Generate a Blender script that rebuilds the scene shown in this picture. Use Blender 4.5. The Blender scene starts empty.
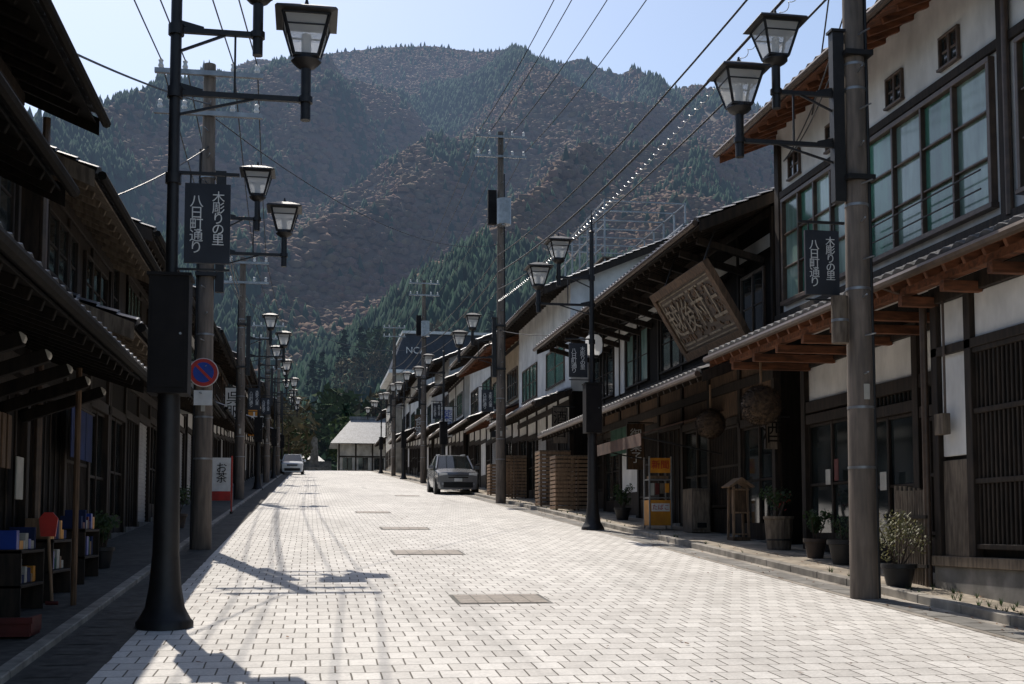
import bpy, math, random
import numpy as np
from mathutils import Vector, Matrix
random.seed(7); rng=np.random.default_rng(7)
S=0.06
def gz(y):
    return S*y if y<125 else 7.5
scene=bpy.context.scene
col=scene.collection
# ------------------------------------------------------------ materials
def newmat(name):
    m=bpy.data.materials.new(name); m.use_nodes=True
    nt=m.node_tree; b=nt.nodes['Principled BSDF']
    return m,nt,b
def M(name,c1,c2=None,rough=.7,scale=4,st=(1,1,1),bump=.15,metal=0,spec=.4,stain=.35,bs=None,dist=.01,lo=.35,hi=.65):
    m,nt,b=newmat(name); N=nt.nodes; L=nt.links
    if c2 is None: c2=tuple(v*.7 for v in c1)
    geo=N.new('ShaderNodeNewGeometry'); mp=N.new('ShaderNodeMapping'); mp.inputs['Scale'].default_value=st
    L.new(geo.outputs['Position'],mp.inputs['Vector'])
    n=N.new('ShaderNodeTexNoise'); n.inputs['Scale'].default_value=scale; n.inputs['Detail'].default_value=3
    L.new(mp.outputs[0],n.inputs['Vector'])
    r=N.new('ShaderNodeValToRGB'); r.color_ramp.elements[0].position=lo; r.color_ramp.elements[1].position=hi
    r.color_ramp.elements[0].color=(*c2,1); r.color_ramp.elements[1].color=(*c1,1)
    L.new(n.outputs['Fac'],r.inputs['Fac'])
    n2=N.new('ShaderNodeTexNoise'); n2.inputs['Scale'].default_value=.9; n2.inputs['Detail'].default_value=4; n2.inputs['Roughness'].default_value=.65
    mp2=N.new('ShaderNodeMapping'); mp2.inputs['Scale'].default_value=(1.5,1.5,.6)
    L.new(geo.outputs['Position'],mp2.inputs['Vector']); L.new(mp2.outputs[0],n2.inputs['Vector'])
    mr=N.new('ShaderNodeMapRange'); mr.inputs['From Min'].default_value=.35; mr.inputs['From Max'].default_value=.65
    mr.inputs['To Min'].default_value=1-stain; mr.inputs['To Max'].default_value=1
    L.new(n2.outputs['Fac'],mr.inputs['Value'])
    mx=N.new('ShaderNodeMix'); mx.data_type='RGBA'; mx.blend_type='MULTIPLY'; mx.inputs[0].default_value=1
    L.new(r.outputs['Color'],mx.inputs[6]); L.new(mr.outputs[0],mx.inputs[7])
    L.new(mx.outputs[2],b.inputs['Base Color'])
    b.inputs['Roughness'].default_value=rough; b.inputs['Metallic'].default_value=metal
    b.inputs['Specular IOR Level'].default_value=spec
    if bump>0:
        bm=N.new('ShaderNodeBump'); bm.inputs['Strength'].default_value=bump; bm.inputs['Distance'].default_value=dist
        if bs:
            n3=N.new('ShaderNodeTexNoise'); n3.inputs['Scale'].default_value=bs; n3.inputs['Detail'].default_value=1; L.new(geo.outputs['Position'],n3.inputs['Vector']); L.new(n3.outputs['Fac'],bm.inputs['Height'])
        else: L.new(n.outputs['Fac'],bm.inputs['Height'])
        L.new(bm.outputs[0],b.inputs['Normal'])
    return m
wood_dark=M('wood_dark',(.045,.031,.022),(.018,.014,.011),.7,6,(3,3,.5),.3,spec=.25)
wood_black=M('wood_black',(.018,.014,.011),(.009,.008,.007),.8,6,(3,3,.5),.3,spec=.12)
wood_mid=M('wood_mid',(.16,.095,.055),(.08,.05,.03),.7,7,(3,3,.5),.3,spec=.25)
wood_red=M('wood_red',(.25,.1,.05),(.11,.05,.03),.7,6,(.6,3,3),.3,spec=.2)
wood_grey=M('wood_grey',(.22,.175,.13),(.11,.085,.065),.8,7,(3,3,.5),.3,spec=.2)
wood_light=M('wood_light',(.32,.2,.115),(.19,.12,.07),.7,8,(3,3,.5),.2)
carve=M('carved_gilding',(.3,.235,.16),(.15,.115,.075),.6,9,bump=.3)
sign_wood=M('sign_wood',(.1,.067,.044),(.045,.03,.022),.65,7,(3,.5,3),.4)
plaster=M('plaster_white',(.8,.78,.74),(.71,.69,.65),.9,3,bump=.08,stain=.28,bs=40,dist=.004)
plaster_old=M('plaster_aged',(.6,.56,.49),(.44,.41,.35),.9,2,bump=.1,stain=.4,bs=30,dist=.005)
plaster_cream=M('plaster_cream',(.6,.51,.38),(.5,.42,.31),.9,2,bump=.1,stain=.3,bs=30,dist=.005)
siding=M('metal_siding',(.42,.41,.39),(.33,.32,.31),.5,3,(1,1,20),.15)
tile=M('roof_tile',(.12,.12,.125),(.06,.06,.065),.4,9,bump=.15,stain=.4,spec=.5)
tile_brown=M('roof_tile_brown',(.14,.085,.06),(.07,.045,.035),.5,9,bump=.15,spec=.45)
roof_metal=M('roof_metal_sheet',(.26,.27,.29),(.17,.18,.19),.4,3,bump=.05,metal=.2)
roof_rust=M('roof_rust',(.2,.09,.06),(.12,.06,.045),.6,3,bump=.05)
roof_pale=M('roof_tile_grey',(.22,.225,.23),(.13,.135,.14),.5,3,(3,1,1),bump=.1)
concrete=M('concrete',(.3,.285,.26),(.2,.19,.17),.85,5,bump=.25,stain=.4,bs=45,dist=.006)
concrete_pole=M('concrete_pole',(.23,.185,.15),(.14,.115,.095),.85,6,(3,3,.3),.25,stain=.5,bs=60,dist=.004)
stone=M('stone',(.22,.21,.19),(.12,.115,.1),.85,4,bump=.4,stain=.4)
iron=M('iron_painted_black',(.018,.016,.016),(.011,.01,.01),.5,12,bump=.08,stain=.25,spec=.4)
steel=M('galvanised_steel',(.35,.36,.37),(.26,.27,.28),.4,8,bump=.05,metal=.6)
alu=M('window_frame_metal',(.12,.08,.055),(.08,.053,.04),.4,8,bump=.0,metal=.2)
black_box=M('box_paint',(.015,.013,.013),(.01,.009,.009),.7,6,bump=.05,spec=.2)
signnavy=M('sign_navy',(.034,.038,.048),(.026,.029,.036),.6,4,bump=.1,spec=.3)
white_paint=M('white_paint',(.75,.75,.73),(.62,.62,.6),.5,5,bump=.03,stain=.2)
paper=M('notice_paper',(.5,.48,.42),(.4,.38,.33),.8,5,bump=.03,stain=.3)
red_paint=M('red_paint',(.5,.03,.02),(.35,.025,.018),.4,5,bump=0,stain=.15)
dark_red=M('dark_red_plastic',(.12,.016,.012),(.08,.012,.01),.6,5,bump=0,stain=.25)
blue_paint=M('blue_paint',(.01,.05,.33),(.01,.04,.26),.4,5,bump=0,stain=.15)
navy_cloth=M('navy_cloth',(.015,.03,.11),(.01,.02,.07),.9,5,bump=.1)
yellow_paint=M('yellow_paint',(.65,.27,.02),(.5,.2,.02),.5,5,bump=0,stain=.2)
green_cloth=M('green_cloth',(.05,.12,.08),(.03,.08,.06),.9,5,bump=.1)
awning=M('awning_cloth',(.14,.08,.055),(.08,.048,.035),.9,5,bump=.1)
curtain=M('window_curtain_green',(.1,.27,.19),(.05,.14,.1),.14,1.2,(1,3,.5),0,stain=.45,spec=.7)
curtain_w=M('window_curtain_pale',(.28,.4,.34),(.13,.21,.175),.12,1.2,(1,3,.5),0,stain=.45,spec=.7)
glass=M('window_glass',(.025,.032,.032),(.01,.013,.013),.06,2,bump=0,stain=.2,spec=.9)
terracotta=M('pot_clay',(.1,.07,.055),(.06,.045,.035),.7,6,bump=.2)
potblack=M('pot_black',(.02,.02,.022),(.015,.015,.016),.5,6,bump=.1)
rubber=M('tyre_rubber',(.02,.02,.02),None,.8,6)
carpaint=M('car_paint_silver',(.22,.225,.235),(.19,.195,.205),.18,5,bump=0,stain=.1,spec=.8,metal=.3)
carpaint_d=M('car_paint_dark',(.04,.042,.048),(.035,.036,.04),.18,5,bump=0,stain=.1,spec=.8)
carpaint_w=M('car_paint_white',(.6,.62,.64),(.55,.57,.59),.2,5,bump=0,stain=.1,spec=.8)
bark=M('bark',(.09,.065,.045),(.045,.032,.024),.9,8,bump=.4)
straw=M('cedar_ball',(.1,.062,.036),(.04,.026,.017),1,14,bump=.9,dist=.03)
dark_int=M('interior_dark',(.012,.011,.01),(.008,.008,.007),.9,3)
asphalt=M('side_pavement_dark',(.1,.094,.084),(.055,.052,.047),.9,9,bump=.4,stain=.45,bs=70,dist=.004)
sidewalk_m=M('sidewalk_stone',(.48,.41,.32),(.33,.28,.215),.9,5,bump=.3,stain=.5,bs=50,dist=.005)
gutter_m=M('gutter_concrete',(.46,.42,.36),(.34,.3,.25),.9,6,bump=.3,stain=.5,bs=50,dist=.005)
kerb_m=M('kerb_stone',(.4,.365,.31),(.27,.245,.21),.85,6,bump=.3,stain=.5)
iron_cover=M('iron_cover',(.36,.31,.25),(.25,.21,.17),.6,30,bump=.5,stain=.4)
ground_m=M('ground_earth',(.09,.085,.06),(.05,.055,.03),.95,.3,bump=.3)
def leafmat(name,c1,c2):
    m,nt,b=newmat(name); N=nt.nodes; L=nt.links
    geo=N.new('ShaderNodeNewGeometry'); n=N.new('ShaderNodeTexNoise'); n.inputs['Scale'].default_value=9
    L.new(geo.outputs['Position'],n.inputs['Vector'])
    r=N.new('ShaderNodeValToRGB'); r.color_ramp.elements[0].position=.35; r.color_ramp.elements[1].position=.65
    r.color_ramp.elements[0].color=(*c2,1); r.color_ramp.elements[1].color=(*c1,1)
    L.new(n.outputs['Fac'],r.inputs['Fac']); L.new(r.outputs[0],b.inputs['Base Color']); b.inputs['Roughness'].default_value=.6
    t=N.new('ShaderNodeBsdfTranslucent'); L.new(r.outputs[0],t.inputs['Color'])
    mx=N.new('ShaderNodeMixShader'); mx.inputs[0].default_value=.35
    L.new(b.outputs[0],mx.inputs[1]); L.new(t.outputs[0],mx.inputs[2]); L.new(mx.outputs[0],N['Material Output'].inputs['Surface'])
    return m
leaf_g=leafmat('leaf_green',(.06,.1,.028),(.025,.05,.016))
leaf_y=leafmat('leaf_dry',(.2,.18,.075),(.08,.09,.034))
leaf_b=leafmat('leaf_brown',(.25,.12,.05),(.12,.06,.03))
flower=leafmat('flower_red',(.4,.05,.04),(.25,.04,.03))
lg,nt,b=newmat('lantern_glass'); b.inputs['Base Color'].default_value=(.88,.87,.84,1); b.inputs['Roughness'].default_value=.3
t=nt.nodes.new('ShaderNodeBsdfTranslucent'); t.inputs['Color'].default_value=(.95,.95,.93,1)
tr=nt.nodes.new('ShaderNodeBsdfTransparent'); tr.inputs['Color'].default_value=(.95,.96,.97,1)
mx=nt.nodes.new('ShaderNodeMixShader'); mx.inputs[0].default_value=.7
mx2=nt.nodes.new('ShaderNodeMixShader'); mx2.inputs[0].default_value=.38
nt.links.new(b.outputs[0],mx.inputs[1]); nt.links.new(t.outputs[0],mx.inputs[2])
nt.links.new(mx.outputs[0],mx2.inputs[1]); nt.links.new(tr.outputs[0],mx2.inputs[2])
nt.links.new(mx2.outputs[0],nt.nodes['Material Output'].inputs['Surface'])
def paving():
    m,nt,b=newmat('block_paving'); N=nt.nodes; L=nt.links
    geo=N.new('ShaderNodeNewGeometry')
    nz=N.new('ShaderNodeTexNoise'); nz.inputs['Scale'].default_value=1.1; nz.inputs['Detail'].default_value=2
    L.new(geo.outputs['Position'],nz.inputs['Vector'])
    sub=N.new('ShaderNodeVectorMath'); sub.operation='SUBTRACT'; sub.inputs[1].default_value=(.5,.5,.5); L.new(nz.outputs['Color'],sub.inputs[0])
    sc=N.new('ShaderNodeVectorMath'); sc.operation='SCALE'; sc.inputs['Scale'].default_value=.045; L.new(sub.outputs[0],sc.inputs[0])
    ad=N.new('ShaderNodeVectorMath'); L.new(geo.outputs['Position'],ad.inputs[0]); L.new(sc.outputs[0],ad.inputs[1])
    br=N.new('ShaderNodeTexBrick'); br.offset=.5; br.inputs['Scale'].default_value=1
    br.inputs['Brick Width'].default_value=.215; br.inputs['Row Height'].default_value=.29
    br.inputs['Mortar Size'].default_value=.0075; br.inputs['Mortar Smooth'].default_value=.3; br.inputs['Bias'].default_value=-.1
    br.inputs['Color1'].default_value=(.74,.71,.66,1); br.inputs['Color2'].default_value=(.60,.57,.525,1); br.inputs['Mortar'].default_value=(.12,.105,.085,1)
    L.new(ad.outputs[0],br.inputs['Vector'])
    def stain(scale,lo,hi,tmin,st=(1,1,1),detail=4):
        mp=N.new('ShaderNodeMapping'); mp.inputs['Scale'].default_value=st; L.new(geo.outputs['Position'],mp.inputs[0])
        n=N.new('ShaderNodeTexNoise'); n.inputs['Scale'].default_value=scale; n.inputs['Detail'].default_value=detail; n.inputs['Roughness'].default_value=.65
        L.new(mp.outputs[0],n.inputs['Vector'])
        mr=N.new('ShaderNodeMapRange'); mr.inputs['From Min'].default_value=lo; mr.inputs['From Max'].default_value=hi; mr.inputs['To Min'].default_value=tmin
        L.new(n.outputs['Fac'],mr.inputs['Value']); return mr
    cur=br.outputs['Color']
    for a in (stain(.35,.35,.6,.82,(1,.4,1)),stain(3,.3,.6,.84),stain(40,.3,.65,.8,(1,1,1),2),stain(.9,.28,.42,.8,(3,.12,1),3)):
        mx=N.new('ShaderNodeMix'); mx.data_type='RGBA'; mx.blend_type='MULTIPLY'; mx.inputs[0].default_value=1
        L.new(cur,mx.inputs[6]); L.new(a.outputs[0],mx.inputs[7]); cur=mx.outputs[2]
    L.new(cur,b.inputs['Base Color']); b.inputs['Roughness'].default_value=.78; b.inputs['Specular IOR Level'].default_value=.3
    bm=N.new('ShaderNodeBump'); bm.inputs['Strength'].default_value=.5; bm.inputs['Distance'].default_value=.006; bm.invert=True
    L.new(br.outputs['Fac'],bm.inputs['Height']); L.new(bm.outputs[0],b.inputs['Normal'])
    return m
paving_m=paving()
# ------------------------------------------------------------ builder
class G:
    def __init__(s,name,loc):
        s.name=name; s.loc=Vector(loc); s.p={}; s.extra=[]
    def add(s,part,mat,vs,fs,smooth=False):
        k=(part,mat.name)
        if k not in s.p: s.p[k]=[mat,[],[],smooth]
        e=s.p[k]; o=len(e[1]); e[1].extend([tuple(v) for v in vs]); e[2].extend([tuple(i+o for i in f) for f in fs])
    def box(s,part,mat,x0,x1,y0,y1,z0,z1):
        x0,x1=min(x0,x1),max(x0,x1); y0,y1=min(y0,y1),max(y0,y1); z0,z1=min(z0,z1),max(z0,z1)
        vs=[(x,y,z) for x in (x0,x1) for y in (y0,y1) for z in (z0,z1)]
        s.add(part,mat,vs,[(0,1,3,2),(4,6,7,5),(0,4,5,1),(2,3,7,6),(0,2,6,4),(1,5,7,3)])
    def prism(s,part,mat,poly,y0,y1):
        n=len(poly); vs=[(x,y0,z) for x,z in poly]+[(x,y1,z) for x,z in poly]
        fs=[tuple(range(n)),tuple(range(2*n-1,n-1,-1))]+[(i,(i+1)%n,n+(i+1)%n,n+i) for i in range(n)]
        s.add(part,mat,vs,fs)
    def beam(s,part,mat,p0,p1,w,h):
        p0,p1=Vector(p0),Vector(p1); d=(p1-p0).normalized()
        up=Vector((0,0,1)) if abs(d.z)<.95 else Vector((1,0,0))
        r=d.cross(up).normalized()*w/2; u=r.cross(d).normalized()*h/2
        vs=[p+a*r+b*u for p in (p0,p1) for a,b in ((-1,-1),(1,-1),(1,1),(-1,1))]
        s.add(part,mat,vs,[(3,2,1,0),(4,5,6,7),(0,1,5,4),(1,2,6,5),(2,3,7,6),(3,0,4,7)])
    def cyl(s,part,mat,p0,p1,r0,r1=None,n=12,smooth=True,caps=True):
        if r1 is None: r1=r0
        p0,p1=Vector(p0),Vector(p1); d=(p1-p0).normalized()
        up=Vector((0,0,1)) if abs(d.z)<.95 else Vector((1,0,0))
        r=d.cross(up).normalized(); u=r.cross(d).normalized(); vs=[]
        for p,q in ((p0,r0),(p1,r1)):
            for i in range(n):
                a=2*math.pi*i/n; vs.append(p+r*math.cos(a)*q+u*math.sin(a)*q)
        fs=[(i,(i+1)%n,n+(i+1)%n,n+i) for i in range(n)]
        if caps: fs+= [tuple(range(n-1,-1,-1)),tuple(range(n,2*n))]
        s.add(part,mat,vs,fs,smooth)
    def lathe(s,part,mat,c,prof,n=16,smooth=True,ph=0):
        vs=[]
        for r,z in prof:
            for i in range(n):
                a=2*math.pi*i/n+ph; vs.append((c[0]+r*math.cos(a),c[1]+r*math.sin(a),c[2]+z))
        fs=[]
        for k in range(len(prof)-1):
            for i in range(n): fs.append((k*n+i,k*n+(i+1)%n,(k+1)*n+(i+1)%n,(k+1)*n+i))
        fs+=[tuple(range(n-1,-1,-1)),tuple(range((len(prof)-1)*n,len(prof)*n))]
        s.add(part,mat,vs,fs,smooth)
    def text(s,body,loc,size,mat,rot=(math.pi/2,0,0),ls=1.0):
        s.extra.append((body,loc,size,mat,rot,ls))
    def build(s,bevel=0):
        e=bpy.data.objects.new(s.name,None); e.empty_display_size=.3; e.location=s.loc; col.objects.link(e)
        for (part,_),(mat,vs,fs,sm) in s.p.items():
            me=bpy.data.meshes.new(part)
            me.from_pydata([(v[0]-s.loc.x,v[1]-s.loc.y,v[2]-s.loc.z) for v in vs],[],fs)
            me.materials.append(mat); me.update()
            o=bpy.data.objects.new(part,me); col.objects.link(o); o.parent=e
            if sm:
                me.polygons.foreach_set('use_smooth',[True]*len(me.polygons))
                try: me.set_sharp_from_angle(angle=math.radians(40))
                except Exception: pass
            elif bevel>0:
                bv=o.modifiers.new('bevel','BEVEL'); bv.width=bevel; bv.segments=1; bv.limit_method='ANGLE'
        for body,loc,size,mat,rot,ls in s.extra:
            cu=bpy.data.curves.new('lettering','FONT'); cu.body=body; cu.size=size; cu.align_x='CENTER'; cu.align_y='CENTER'; cu.space_line=ls; cu.extrude=.003
            cu.materials.append(mat); o=bpy.data.objects.new('lettering',cu); o.location=Vector(loc)-s.loc; o.rotation_euler=rot; col.objects.link(o); o.parent=e
        return e
def sheet(name,mat,xs,ys,zf,sub=None):
    vs=[(x,y,zf(x,y)) for y in ys for x in xs]; n=len(xs)
    fs=[(j*n+i,j*n+i+1,(j+1)*n+i+1,(j+1)*n+i) for j in range(len(ys)-1) for i in range(n-1)]
    me=bpy.data.meshes.new(name); me.from_pydata(vs,[],fs); me.materials.append(mat); o=bpy.data.objects.new(name,me); col.objects.link(o); return o
# ------------------------------------------------------------ ground
ys=[-60,0,30,60,90,125,200,400,1000,3000]
sheet('ground',ground_m,[-4000,-300,-30,30,300,4000],[-1000]+ys+[6000],lambda x,y:(gz(max(y,-60)))-.06)
sheet('road',paving_m,[-1.5,6.2],[-20,0,30,60,90,125,170],lambda x,y:gz(y))
sheet('side_pavement',asphalt,[-3.6,-2.05],[-20,0,30,60,90,125,170],lambda x,y:gz(y)+.04)
sheet('drain_strip',asphalt,[-2.05,-1.5],[-20,0,30,60,90,125,170],lambda x,y:gz(y)+.004)
sheet('drain_strip',gutter_m,[6.2,6.75],[-20,0,30,60,90,125,170],lambda x,y:gz(y)+.004)
sheet('sidewalk',sidewalk_m,[6.9,14],[-20,0,30,60,90,125,170],lambda x,y:gz(y)+.08)
def kerb(x0,x1,h):
    g=G('kerb',(x0,20,gz(20)))
    y=-18
    while y<124:
        y2=y+(.9 if y<45 else 4)-.012
        vs=[(x,yy,gz(yy)+z) for x in (x0,x1) for yy in (y,y2) for z in (-.05,h)]
        g.add('kerb_stones',kerb_m,vs,[(0,1,3,2),(4,6,7,5),(0,4,5,1),(2,3,7,6),(0,2,6,4),(1,5,7,3)]); y=y2+.012
    g.build(.008)
kerb(6.75,6.9,.1); kerb(-2.17,-2.05,.06)
g=G('drain_covers',(6.4,20,gz(20)))
for s_,xc in ((1,6.45),(-1,-1.8)):
    y=4
    while y<60:
        vs=[(x,yy,gz(yy)+.008) for x in (xc-.16,xc+.16) for yy in (y,y+.47)]
        g.add('covers',concrete if s_>0 else asphalt,vs,[(0,2,3,1)]); y+=.5
g.build()
def cover(px,py,w,l):
    g=G('manhole_cover',(px,py,gz(py)))
    def q(part,mat,x0,x1,y0,y1,dz):
        g.add(part,mat,[(x0,y0,gz(y0)+dz),(x1,y0,gz(y0)+dz),(x1,y1,gz(y1)+dz),(x0,y1,gz(y1)+dz)],[(0,1,2,3)])
    q('frame',stone,px-w/2-.04,px+w/2+.04,py-l/2-.04,py+l/2+.04,.004)
    n=5
    for i in range(n):
        a=px-w/2+w*i/n
        for j in range(4):
            b_=py-l/2+l*j/4; q('plate',iron_cover,a+.006,a+w/n-.006,b_+.006,b_+l/4-.006,.009)
    g.build()
cover(2.13,13.4,.98,.8); cover(1.95,19.9,1.1,.9); cover(2.1,26.5,1.0,.9); cover(1.8,34,.9,1.0); cover(3.9,48,.9,.9)
R=np.random.default_rng(31)
g=G('fallen_leaves',(6.3,18,gz(18)))
for _ in range(650):
    if R.random()<.75: x=6.75-abs(R.normal())*.35
    else: x=R.uniform(-1.4,6)
    if R.random()<.25: x=R.uniform(6.95,7.5)
    y=R.uniform(7,45); z=gz(y)+(.012 if x<6.75 else .09); a=R.random()*6.28; s_=.015+.025*R.random(); c_,s2=math.cos(a)*s_,math.sin(a)*s_
    g.add('leaves',leaf_b,[(x-c_,y-s2,z),(x+s2*.5,y-c_*.5,z+.006),(x+c_,y+s2,z+.012),(x-s2*.5,y+c_*.5,z+.004)],[(0,1,2,3)])
g.build()
g=G('roadside_weeds',(7.2,12,gz(12)))
for _ in range(90):
    x,y=(R.uniform(6.9,7.4),R.uniform(9,13.2)) if R.random()<.6 else (6.93+R.random()*.06,R.uniform(9,40))
    z=gz(y)+.08
    for k in range(9):
        a=R.random()*6.28; h=.03+.07*R.random(); r=.015+.05*R.random(); dx,dy=math.cos(a),math.sin(a)
        g.add('blades',leaf_g,[(x-dy*.006,y+dx*.006,z),(x+dy*.006,y-dx*.006,z),(x+dx*r,y+dy*r,z+h)],[(0,1,2)])
g.build()
# ------------------------------------------------------------ roofs and houses
def tiles(g,mat,xe,ze,xt,zt,y0,y1,fine=True,part='roof_tiles'):
    L=math.hypot(xt-xe,zt-ze); nr=max(1,int(round(L/(.26 if fine else .5))))
    dx,dz=(xt-xe)/L,(zt-ze)/L; nx,nz=(-dz,dx) if dx>0 else (dz,-dx)
    if nz<0: nx,nz=-nx,-nz
    prof=[0,.03,.045,.03] if fine else [0,.045]
    k=len(prof); nt_=max(2,int(round((y1-y0)/.27))); n=nt_*k+1
    ysv=[y0+(y1-y0)*i/(n-1) for i in range(n)]; hs=[prof[i%k] for i in range(n)]
    vs=[];rows=[]
    def row(d,off):
        rows.append(len(vs))
        for y,h in zip(ysv,hs):
            o=off+h; vs.append((xe+dx*d+nx*o,y,ze+dz*d+nz*o))
    row(0,-.055)
    for r in range(nr):
        row(L*r/nr,.035); row(L*(r+1)/nr,.005)
    fs=[]
    for a,b in zip(rows[:-1],rows[1:]):
        for i in range(n-1): fs.append((a+i,a+i+1,b+i+1,b+i))
    g.add(part,mat,vs,fs)
def pent(g,side,xw,zw,xe,ze,y0,y1,tm=tile,rm=wood_dark,fine=True,raft=.42,gutter=True):
    th=.035
    g.prism('roof_boards',rm,[(xe,ze),(xw,zw),(xw,zw-th),(xe,ze-th)],y0,y1)
    tiles(g,tm,xe-side*.06,ze+.04,xw,zw+.06,y0-.02,y1+.02,fine)
    dx=xw-xe; dz=zw-ze
    y=y0+.08
    while y<y1:
        g.beam('rafters',rm,(xe+dx*.03,y,ze+dz*.03-th-.045),(xw,y,zw-th-.045),.06,.085); y+=raft
    for yy in (y0-.03,y1+.005):
        g.prism('verge_boards',rm,[(xe-side*.03,ze+.03),(xw,zw+.03),(xw,zw-.16),(xe-side*.03,ze-.16)],yy,yy+.028)
    if gutter:
        gx=xe-side*.12; g.cyl('gutter',alu if side>0 else wood_black,(gx,y0,ze-.02),(gx,y1,ze-.03),.055,n=8)
def slats(g,part,mat,x,side,ya,yb,za,zb,sp,w=.035,dp=.04):
    n=max(2,int((yb-ya)/sp))
    for i in range(n+1):
        y=ya+(yb-ya)*i/n
        g.box(part,mat,x,x-side*dp,y-w/2,y+w/2,za,zb)
def window(g,side,x,ya,yb,za,zb,n=2,gl=glass,fr=alu,mid=1,proud=.05,fw=.05):
    if isinstance(gl,(list,tuple)):
        for i in range(n):
            m_=gl[i%len(gl)]; g.box('window_glass',m_,x-side*.002*(i%2),x-side*(.012+.006*(i%2)),ya+(yb-ya)*i/n+.001,ya+(yb-ya)*(i+1)/n-.001,za,zb)
    else: g.box('window_glass',gl,x,x-side*.012,ya,yb,za,zb)
    X0,X1=x,x-side*proud
    g.box('window_frames',fr,X0,X1,ya-fw,yb+fw,zb,zb+fw); g.box('window_frames',fr,X0,X1-side*.02,ya-fw-.02,yb+fw+.02,za-fw,za)
    g.box('window_frames',fr,X0,X1,ya-fw,ya,za,zb); g.box('window_frames',fr,X0,X1,yb,yb+fw,za,zb)
    for i in range(1,n):
        y=ya+(yb-ya)*i/n; g.box('window_frames',fr,X0,X1-side*-.008,y-.025,y+.025,za,zb)
    for j in range(1,mid+1):
        z=za+(zb-za)*j/(mid+1)
        for i in range(n):
            g.box('window_frames',fr,X0,X1+side*.02,ya+(yb-ya)*i/n+.03,ya+(yb-ya)*(i+1)/n-.03,z-.014,z+.014)
def bay(g,side,x,ya,yb,ztop,kind,near,pw=.07):
    zf=gz((ya+yb)/2)+.1; zl=min(ztop-.25,zf+2.15)
    sp=.095 if near else .22
    a,b=ya+pw,yb-pw
    g.box('sill_stone',stone,x+side*.02,x-side*.1,ya,yb,zf-.5,zf)
    if kind=='lattice':
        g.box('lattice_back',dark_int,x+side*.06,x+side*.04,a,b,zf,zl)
        g.box('kick_board',wood_dark,x+side*.03,x,a,b,zf+.01,zf+.5)
        slats(g,'lattice',wood_dark,x+side*.03,side,a+.02,b-.02,zf+.52,zl-.02,sp)
        for z in (zf+.53,(zf+.5+zl)/2,zl-.06): g.box('lattice_rails',wood_dark,x+side*.02,x-side*.025,a,b,z,z+.05)
    elif kind=='glass':
        g.box('door_glass',glass,x+side*.06,x+side*.045,a,b,zf+.3,zl)
        g.box('door_kick',wood_dark,x+side*.05,x+side*.01,a,b,zf+.01,zf+.32)
        n=max(2,int(round((b-a)/.85)))
        for i in range(n+1):
            y=a+(b-a)*i/n; g.box('door_frames',wood_dark,x+side*.045,x,y-.03,y+.03,zf,zl)
        for z in (zf+1.1,zl-.05): g.box('door_frames',wood_dark,x+side*.045,x+side*.01,a+.03,b-.03,z,z+.045)
    elif kind=='shutter':
        g.box('shutter_back',siding,x+side*.06,x+side*.03,a,b,zf,zl)
        z=zf+.04
        while z<zl: g.box('shutter_slats',siding,x+side*.03,x+side*.02,a,b,z,z+.06); z+=.09
    elif kind=='white':
        g.box('plaster_panel',plaster,x+side*.05,x+side*.01,a,b,zf+.6,zl)
        g.box('kick_board',wood_dark,x+side*.04,x-side*.01,a,b,zf+.01,zf+.6)
    elif kind=='board':
        g.box('board_back',wood_black,x+side*.05,x+side*.02,a,b,zf,zl)
        slats(g,'board_battens',wood_dark,x+side*.02,side,a,b,zf,zl,.3,.04,.02)
    g.box('lintel',wood_dark,x+side*.05,x-side*.05,ya,yb,zl,zl+.16)
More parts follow.
